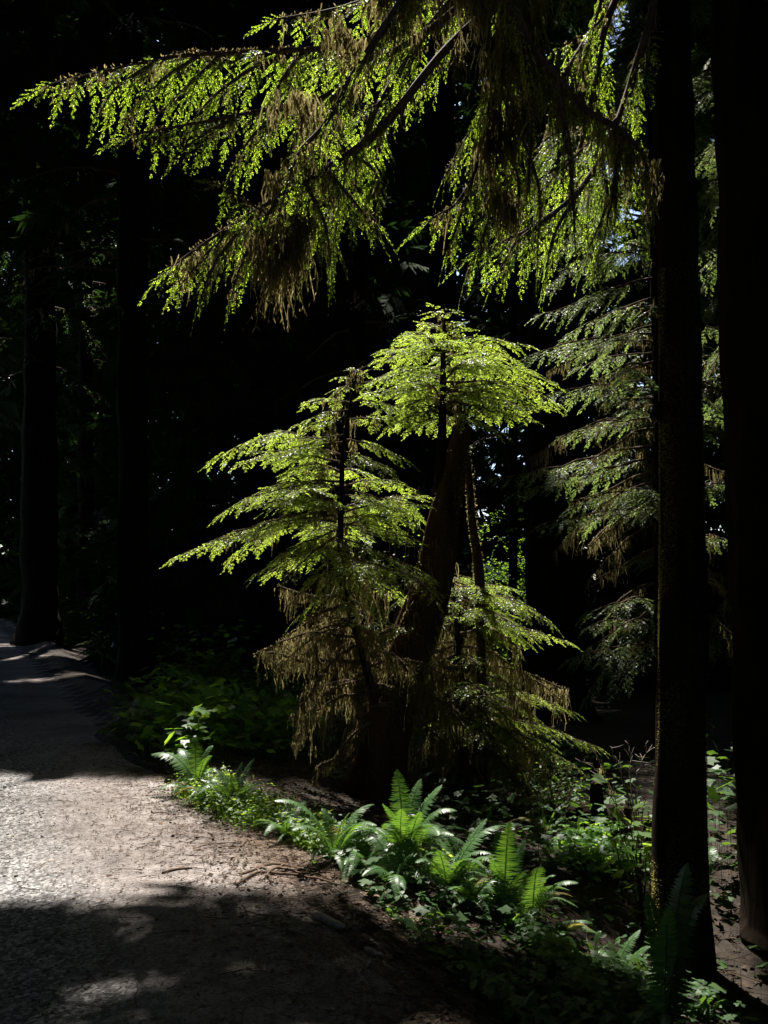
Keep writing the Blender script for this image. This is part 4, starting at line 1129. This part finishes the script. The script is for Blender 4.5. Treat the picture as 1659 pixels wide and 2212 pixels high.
def patch(name, label, polyx, k, tm, size, hgt, m, stems=True, cat=None):
    """ground cover: k leaves over the photo outline polyx given as (x, y) corner list of a quad on the ground"""
    c = np.array([ground_at(x, y) for x, y in polyx])
    a, b = rng.random(k), rng.random(k)
    P = (c[0] * ((1 - a) * (1 - b))[:, None] + c[1] * (a * (1 - b))[:, None] + c[2] * (a * b)[:, None] + c[3] * ((1 - a) * b)[:, None])
    P[:, :2] += rng.normal(0, .06, (k, 2))
    clump = nz_fine(P[:, 0] * .5, P[:, 1] * .5) > -1.1
    P = P[clump]; k = len(P)
    P[:, 2] = gz(P[:, 0], P[:, 1])
    h = hgt[0] + (hgt[1] - hgt[0]) * rng.random(k) ** 1.2
    top = P + UP * h[:, None] + rng.normal(0, .02, (k, 3))
    d, n = leaf_dirs(k)
    g = Geo()
    place(g, tm, top, d, n, size * rng.uniform(.55, 1.2, k))
    if stems: ribbons(g, P, top, np.full(k, .0015))
    return tag(g.build(name, m), label, kind='stuff')

patch('thimbleberry_leaves', 'shaded broad-leaved ground cover between road and snag', [(215, 1600), (560, 1515), (690, 1640), (400, 1690)], 1500, LOB, .13, (.12, .60), M['broad'])
patch('bank_leaves', 'dark leafy cover on the bank behind the broad leaves', [(330, 1500), (640, 1470), (760, 1600), (560, 1620)], 700, LOB, .13, (.1, .6), M['broad'])
patch('verge_weeds', 'small bright green weeds spilling onto the road edge', [(372, 1715), (470, 1690), (600, 1760), (520, 1790)], 2600, SIM, .032, (.02, .16), M['weed'])
patch('verge_weeds', 'yellow-green low weeds before the arching pale fern', [(520, 1790), (620, 1750), (800, 1860), (760, 1890)], 2600, SIM, .034, (.01, .17), M['weed'])
patch('verge_clover', 'round low leaves at the soil edge below the arching fern', [(560, 1810), (700, 1800), (860, 1900), (800, 1915)], 700, TRE, .034, (.02, .10), M['weed'])
patch('fern_undergrowth', 'leafy undergrowth filling between the sunlit ferns', [(760, 1880), (900, 1850), (1180, 1990), (1080, 2030)], 900, SIM, .04, (.02, .14), M['weed'])
patch('wood_sorrel', 'shaded wood sorrel carpet in the lower right', [(880, 1960), (1100, 1990), (1330, 2170), (1150, 2120)], 900, TRE, .045, (.03, .12), M['broad'])
patch('wood_sorrel', 'pale wood sorrel patch in front of the fallen log', [(1190, 1850), (1300, 1800), (1400, 1890), (1290, 1910)], 420, TRE, .05, (.05, .16), M['broad'])
patch('understory_leaves', 'scattered leaves in the shade right of the slender trunk', [(1520, 1720), (1600, 1700), (1600, 1990), (1530, 2010)], 60, LOB, .11, (.1, .7), M['dimmed_leaf'])
patch('understory_leaves', 'low leaves in deep shade along the bottom right corner', [(1180, 2120), (1390, 2110), (1560, 2200), (1250, 2205)], 500, TRE, .05, (.03, .15), M['dimmed_leaf'])

k = 13000
Yq = 3.6 + 13 * rng.random(k) ** 1.5
dq = .4 + 8 * rng.random(k) ** 1.7
P = np.stack([1.76 - .453 * Yq + dq / .911, Yq, 0 * Yq], -1)
P[:, 2] = gz(P[:, 0], P[:, 1])
keep = (nz_fine(P[:, 0] * .35, P[:, 1] * .35) > -.6) & (rng.random(k) < np.where(P[:, 0] > 2.0, .2, np.where(P[:, 0] > .6, .45, .7)))
P = P[keep]; k = len(P)
top = P + UP * (.02 + .14 * rng.random(k) ** 2)[:, None]
d, n = leaf_dirs(k)
g = Geo()
for q, tm, sz in ((0, TRE, .04), (1, SIM, .06), (2, LOB, .07)):
    m_ = np.arange(k) % 3 == q
    place(g, tm, top[m_], d[m_], n[m_], sz * rng.uniform(.5, 1.3, m_.sum()))
ribbons(g, P, top, np.full(k, .0014))
k = 1500                                                 # taller cover in the hollow behind the ferns
P = np.stack([rng.uniform(.3, 2.3, k), rng.uniform(6.0, 12, k), np.zeros(k)], -1)
P[:, 2] = gz(P[:, 0], P[:, 1])
top = P + UP * (.03 + .3 * rng.random(k) ** 2)[:, None]
d, n = leaf_dirs(k)
place(g, LOB, top, d, n, .075 * rng.uniform(.5, 1.3, k))
ribbons(g, P, top, np.full(k, .0014))
tag(g.build('ground_cover', M['dimmed_leaf']), 'mixed low leaves over the whole forest floor', kind='stuff')

def shrub(name, label, base, stems, leaf, tm, m, per=8, cat='shrub', spread=.12):
    """stems: list of (x, y, depth) photo positions the canes reach"""
    t = thing(name, label, cat, base)
    g, gl = Geo(), Geo()
    for s in stems:
        e = at(*s)
        l = arch(base + rng.normal(0, .02, 3) * [1, 1, 0], e, .05)
        tube(g, l, np.linspace(.007, .002, len(l)), 5, .1, cap=False)
        p, u, tot = along(l, per / max(.2, np.linalg.norm(e - base)), .45, 1)
        d, n = leaf_dirs(len(p), .45)
        off = p + d * spread * rng.uniform(.3, 1, len(p))[:, None]
        ribbons(g, p, off, np.full(len(p), .0012))
        place(gl, tm, off, d, n, leaf * rng.uniform(.6, 1.2, len(p)))
    g.build('stems', M['twig'], t)
    gl.build('leaves', m, t)
    return t

b = at(1385, 1930, 5.85); b[2] = gz(b[0], b[1])
shrub('salmonberry_shrub', 'bright green broad-leaved shrub glowing against the slender trunk', b, [(1335, 1668, 5.95), (1352, 1700, 5.85), (1395, 1720, 5.90), (1330, 1735, 5.75), (1375, 1745, 5.95), (1345, 1775, 5.75), (1400, 1760, 5.85), (1310, 1745, 5.85), (1390, 1820, 5.85), (1370, 1700, 6.05)], .10, LOB, M['weed'], 9)
b = at(430, 1460, 15.0); b[2] = gz(b[0], b[1])
shrub('salal_bush', 'dark leafy bush behind the road trunk, dim blue-green leaves', b, [(x, y, 15 + e) for x, y, e in zip(rng.uniform(340, 560, 40), rng.uniform(1340, 1470, 40), rng.uniform(-.8, .8, 40))], .16, SIM, M['broad'], 22, spread=.2)
b = at(1190, 1760, 7.6); b[2] = gz(b[0], b[1])
shrub('huckleberry_bush', 'small-leaved bush beneath the bare twigs right of the mossy skirts', b, [(x, y, 7.6 + e) for x, y, e in zip(rng.uniform(1130, 1290, 34), rng.uniform(1640, 1740, 34), rng.uniform(-.4, .4, 34))], .035, SIM, M['broad'], 26, spread=.05)
b = at(880, 1200, 8.3); b[2] = 1.55
b = at(870, 1740, 8.6); b[2] = gz(b[0], b[1])
shrub('huckleberry_bush', 'thin upright huckleberry stems between the two young hemlocks', b, [(840, 1090, 8.5), (858, 1075, 8.5), (878, 1090, 8.6), (895, 1110, 8.5), (905, 1050, 8.7), (935, 1050, 8.6)], .035, SIM, M['broad'], 26, spread=.05)

# bare twiggy branch
def twiggy(name, label, root, tips, m, r=.006):
    t = thing(name, label, 'dead branch', root)
    g = Geo()
    for s in tips:
        l = smooth_line([root] + [at(*q) for q in s], 14)
        l[1:-1] += rng.normal(0, .008, (12, 3))
        tube(g, l, np.linspace(r, .0018, 14), 5, .1)
        for _ in range(5):
            i = rng.integers(4, 13)
            e = l[i] + nrm(l[min(i + 1, 13)] - l[i - 1] + rng.normal(0, .05, 3)) * rng.uniform(.06, .16)
            tube(g, np.array([l[i], (l[i] + e) / 2 + rng.normal(0, .008, 3), e]), [.002, .0016, .001], 4)
    g.build('branches', m, t)
    gm = Geo()
    limb_moss(gm, smooth_line([root] + [at(*q) for q in tips[0]], 14), 25, .12, .01)
    gm.build('hanging_moss', M['moss'], t)
    return t
b = at(1385, 1800, 7.0); b[2] = gz(b[0], b[1])
twiggy('bare_branch', 'bare pale twiggy branch against the dark left of the slender trunk', b, [[(1340, 1745, 7.0), (1310, 1680, 7.0), (1285, 1620, 7.0)], [(1350, 1700, 7.0), (1330, 1640, 7.0), (1318, 1612, 7.0)], [(1320, 1720, 6.9), (1290, 1670, 6.9), (1262, 1640, 6.9)], [(1360, 1680, 7.1), (1365, 1630, 7.1), (1350, 1600, 7.1)], [(1375, 1690, 7.0), (1390, 1640, 7.0), (1400, 1600, 7.0)]], M['grey_wood'])

# fallen mossy log and root wad on the right
b = at(1370, 1830, 7.2); b[2] = gz(b[0], b[1])
t = thing('fallen_log', 'rotting mossy log lying in shade left of the slender trunk', 'log', b)
g = Geo()
l = smooth_line([at(1240, 1765, 7.6), at(1300, 1770, 7.4), at(1370, 1800, 7.2), at(1440, 1850, 7.0), at(1520, 1880, 6.9)], 40)
tube(g, l, np.linspace(.10, .17, 40), 16, .35, .08, True, 51)
for (p0, p1, r) in (((1345, 1800, 7.2), (1352, 1745, 7.1), .05), ((1290, 1775, 7.4), (1286, 1690, 7.3), .045), ((1380, 1810, 7.2), (1400, 1770, 7.0), .035)):
    tube(g, smooth_line([at(*p0), (at(*p0) + at(*p1)) / 2 + rng.normal(0, .02, 3), at(*p1)], 8), np.linspace(r * 1.3, r * .7, 8), 8, .4, 0, True, 52)
g.build('trunk', M['bark'], t)
g = Geo()
fuzz(g, l, [.10, .14, .17], 1800, .03)
limb_moss(g, l, 60, .14, .10)
g.build('moss_fur', M['cushion'], t)

b = at(1290, 2000, 5.9); b[2] = gz(b[0], b[1])
t = thing('mossy_log', 'short broken log end with golden moss on top, in the dark hollow', 'log', b)
g = Geo()
l = smooth_line([at(1235, 1985, 5.9) + [0, .1, 0], at(1285, 1978, 5.9), at(1330, 1990, 6.1), at(1400, 2010, 6.3)], 24)
tube(g, l, np.linspace(.07, .13, 24), 14, .35, .06, True, 55)
g.build('trunk', M['bark'], t)
g = Geo(); fuzz(g, l, [.07, .1, .13], 2600, .025); g.build('moss_fur', M['cushion'], t)

# ------------------------------------------------------------------ things lying on the road
def stick(name, label, pts, r, m, cat='stick', lift=.0):
    line = []
    for x, y in pts:
        q = ground_at(x, y); q[2] += r * .8 + lift
        line.append(q)
    line = np.array(line)
    g = Geo()
    l = smooth_line(line - line[0], max(10, 6 * len(pts)))
    if cat == 'root': l[1:-1] += np.cumsum(rng.normal(0, .006, (len(l) - 2, 3)), 0) * [1, 1, .15]
    n_ = len(l)
    tube(g, l, r * np.interp(np.linspace(0, 1, n_), [0, .15, .8, 1], [.85, 1, .8, .4]), 8, .25, 0, True, int(abs(pts[0][0])))
    return tag(g.build(name, m, origin=np.zeros(3)), label, cat), line[0]
def put(s):
    o, p = s
    o.location = tuple(p)
put(stick('stick', 'thick pale stick on the shaded dirt, thick end upper left', [(678, 1980), (700, 1992), (720, 2000), (744, 2010)], .026, M['grey_wood']))
put(stick('stick', 'thin curved pale root looping near the lower centre', [(800, 2030), (835, 2060), (830, 2080), (850, 2095), (890, 2105)], .008, M['grey_wood']))
put(stick('stick', 'long straight dark twig lying across the sunny dirt edge', [(350, 1886), (380, 1880), (415, 1878)], .010, M['twig']))
put(stick('stick', 'short dark twig on the lit dirt left of the root tangle', [(330, 1757), (350, 1755), (372, 1762)], .008, M['twig']))
put(stick('stick', 'broken brown stick beside the weeds at the road edge', [(520, 1830), (535, 1815), (545, 1828)], .010, M['twig']))
put(stick('stick', 'small hooked twig in the dappled shade', [(515, 1980), (532, 1975), (530, 1962), (520, 1955)], .006, M['twig']))
put(stick('stick', 'thin twig near the bottom right of the dirt', [(760, 2110), (790, 2090), (800, 2070)], .006, M['grey_wood']))
put(stick('root', 'dark root snaking along the soil edge beneath the ferns', [(520, 1890), (580, 1868), (640, 1878), (700, 1895), (760, 1890)], .010, M['twig'], 'root'))
put(stick('root', 'thinner dark root crossing over the first at the soil edge', [(510, 1915), (560, 1885), (600, 1890), (660, 1900), (730, 1915)], .008, M['twig'], 'root', .01))
put(stick('root', 'curling dark root end in the root tangle', [(590, 1912), (575, 1895), (600, 1880), (635, 1890), (690, 1885)], .007, M['twig'], 'root', .015))
put(stick('root', 'pale root emerging from the litter at the bottom right', [(790, 2050), (820, 2062), (850, 2058)], .012, M['grey_wood'], 'root'))

def stones():
    ico = np.array([(1, 0, 0), (-1, 0, 0), (0, 1, 0), (0, -1, 0), (0, 0, .7), (0, 0, -.7), (.6, .6, .45), (-.6, .6, .45), (.6, -.6, .45), (-.6, -.6, .45)], float)
    T = np.array([(4, 6, 7), (4, 7, 9), (4, 9, 8), (4, 8, 6), (0, 2, 6), (2, 1, 7), (1, 3, 9), (3, 0, 8), (2, 7, 6), (1, 9, 7), (3, 8, 9), (0, 6, 8), (0, 5, 2), (2, 5, 1), (1, 5, 3), (3, 5, 0)])
    k = 14000
    Y = 2.6 + 9 * rng.random(k) ** 1.4
    d = -np.abs(rng.normal(0, 1.5, k)) - .1
    grav = sstep(-.6, -1.6, d + .4 * nz_edge(Y, d))
    keep = rng.random(k) < .10 + .9 * grav
    Y, d, grav = Y[keep], d[keep], grav[keep]
    X = 1.76 - .453 * Y + d / .911
    k = len(X)
    r = .0025 + .008 * rng.random(k) ** 4 + .012 * (rng.random(k) < .012)
    P = np.stack([X, Y, gz(X, Y) + .006 + r * .2], -1)
    A = rng.uniform(0, 6.28, k)
    c, s = np.cos(A), np.sin(A)
    sc = rng.uniform(.6, 1.3, (k, 10, 3)) * r[:, None, None]
    Vv = ico[None] * sc
    R = np.stack([np.stack([c, -s, 0 * c], -1), np.stack([s, c, 0 * c], -1), np.stack([0 * c, 0 * c, 1 + 0 * c], -1)], 1)
    Vv = np.einsum('kij,kvj->kvi', R, Vv) + P[:, None]
    g = Geo()
    g.add(Vv.reshape(-1, 3), None, (np.arange(k)[:, None, None] * 10 + T[None]).reshape(-1, 3))
    return tag(g.build('gravel', M['stone'], smooth=False), 'loose grey gravel scattered over the road', kind='stuff')
stones()

def debris():
    k = 17000
    Y = 2.4 + 7.5 * rng.random(k) ** 1.3
    d = np.where(rng.random(k) < .6, rng.normal(-.1, .45, k), rng.uniform(-2.6, .3, k))
    keep = d < 1.6
    Y, d = Y[keep], d[keep]
    k = len(Y)
    X = 1.76 - .453 * Y + d / .911
    L = .01 + .05 * rng.random(k) ** 2.5
    A = rng.uniform(0, 6.28, k)
    P = np.stack([X, Y, gz(X, Y) + .010], -1)
    e = P + np.stack([np.cos(A) * L, np.sin(A) * L, 0 * L], -1)
    e[:, 2] = gz(e[:, 0], e[:, 1]) + .010 + rng.uniform(0, .008, k)
    g = Geo()
    ribbons(g, P, e, rng.uniform(.0008, .0022, k))
    m = 6000
    i = rng.integers(0, k, m)
    dd, nn = leaf_dirs(m, .3)
    kites(g, P[i] + [0.01, .01, .004], dd, nn, rng.uniform(.008, .03, m), rng.uniform(.005, .014, m))
    m = 2600                                             # dead leaves and bark flakes gathered along the edge
    Y = 2.6 + 7 * rng.random(m) ** 1.3
    X = 1.76 - .453 * Y + (rng.normal(.12, .28, m)) / .911
    dd, nn = leaf_dirs(m, .5)
    kites(g, np.stack([X, Y, gz(X, Y) + .014], -1), dd, nn, rng.uniform(.015, .055, m), rng.uniform(.01, .03, m))
    m = 700                                              # longer twigs
    Y = 2.6 + 6 * rng.random(m) ** 1.2
    X = 1.76 - .453 * Y + np.where(rng.random(m) < .6, rng.normal(0, .35, m), rng.uniform(-2.4, .2, m)) / .911
    A = rng.uniform(0, 6.28, m); L = rng.uniform(.05, .22, m) ** 1.0
    P = np.stack([X, Y, gz(X, Y) + .012], -1)
    Q1 = P + np.stack([np.cos(A) * L * .5, np.sin(A) * L * .5, rng.uniform(0, .012, m)], -1)
    A2 = A + rng.normal(0, .35, m)
    Q2 = Q1 + np.stack([np.cos(A2) * L * .5, np.sin(A2) * L * .5, 0 * L], -1)
    for a_, b_ in ((P, Q1), (Q1, Q2)):
        b_[:, 2] = np.maximum(b_[:, 2], gz(b_[:, 0], b_[:, 1]) + .010)
        ribbons(g, a_, b_, rng.uniform(.0015, .004, m))
    return tag(g.build('leaf_litter', M['litter']), 'dry needles, twigs and leaf crumbs on the dirt', kind='stuff')
debris()

def floor_litter():
    """fallen leaves, bark and needles over the soil beyond the road"""
    k = 9000
    Y = 3.4 + 9 * rng.random(k) ** 1.4
    X = 1.76 - .453 * Y + (.15 + 5 * rng.random(k) ** 1.3) / .911
    dd, nn = leaf_dirs(k, .45)
    g = Geo()
    kites(g, np.stack([X, Y, gz(X, Y) + .012], -1), dd, nn, rng.uniform(.02, .08, k), rng.uniform(.012, .04, k))
    A = rng.uniform(0, 6.28, k)
    L = rng.uniform(.03, .25, k)
    P = np.stack([X + .02, Y, gz(X, Y) + .014], -1)
    Q = P + np.stack([np.cos(A) * L, np.sin(A) * L, 0 * L], -1)
    Q[:, 2] = gz(Q[:, 0], Q[:, 1]) + rng.uniform(.01, .04, k)
    ribbons(g, P, Q, rng.uniform(.001, .004, k))
    return tag(g.build('forest_litter', M['duff']), 'dark fallen leaves and twigs over the forest floor', kind='stuff')
floor_litter()
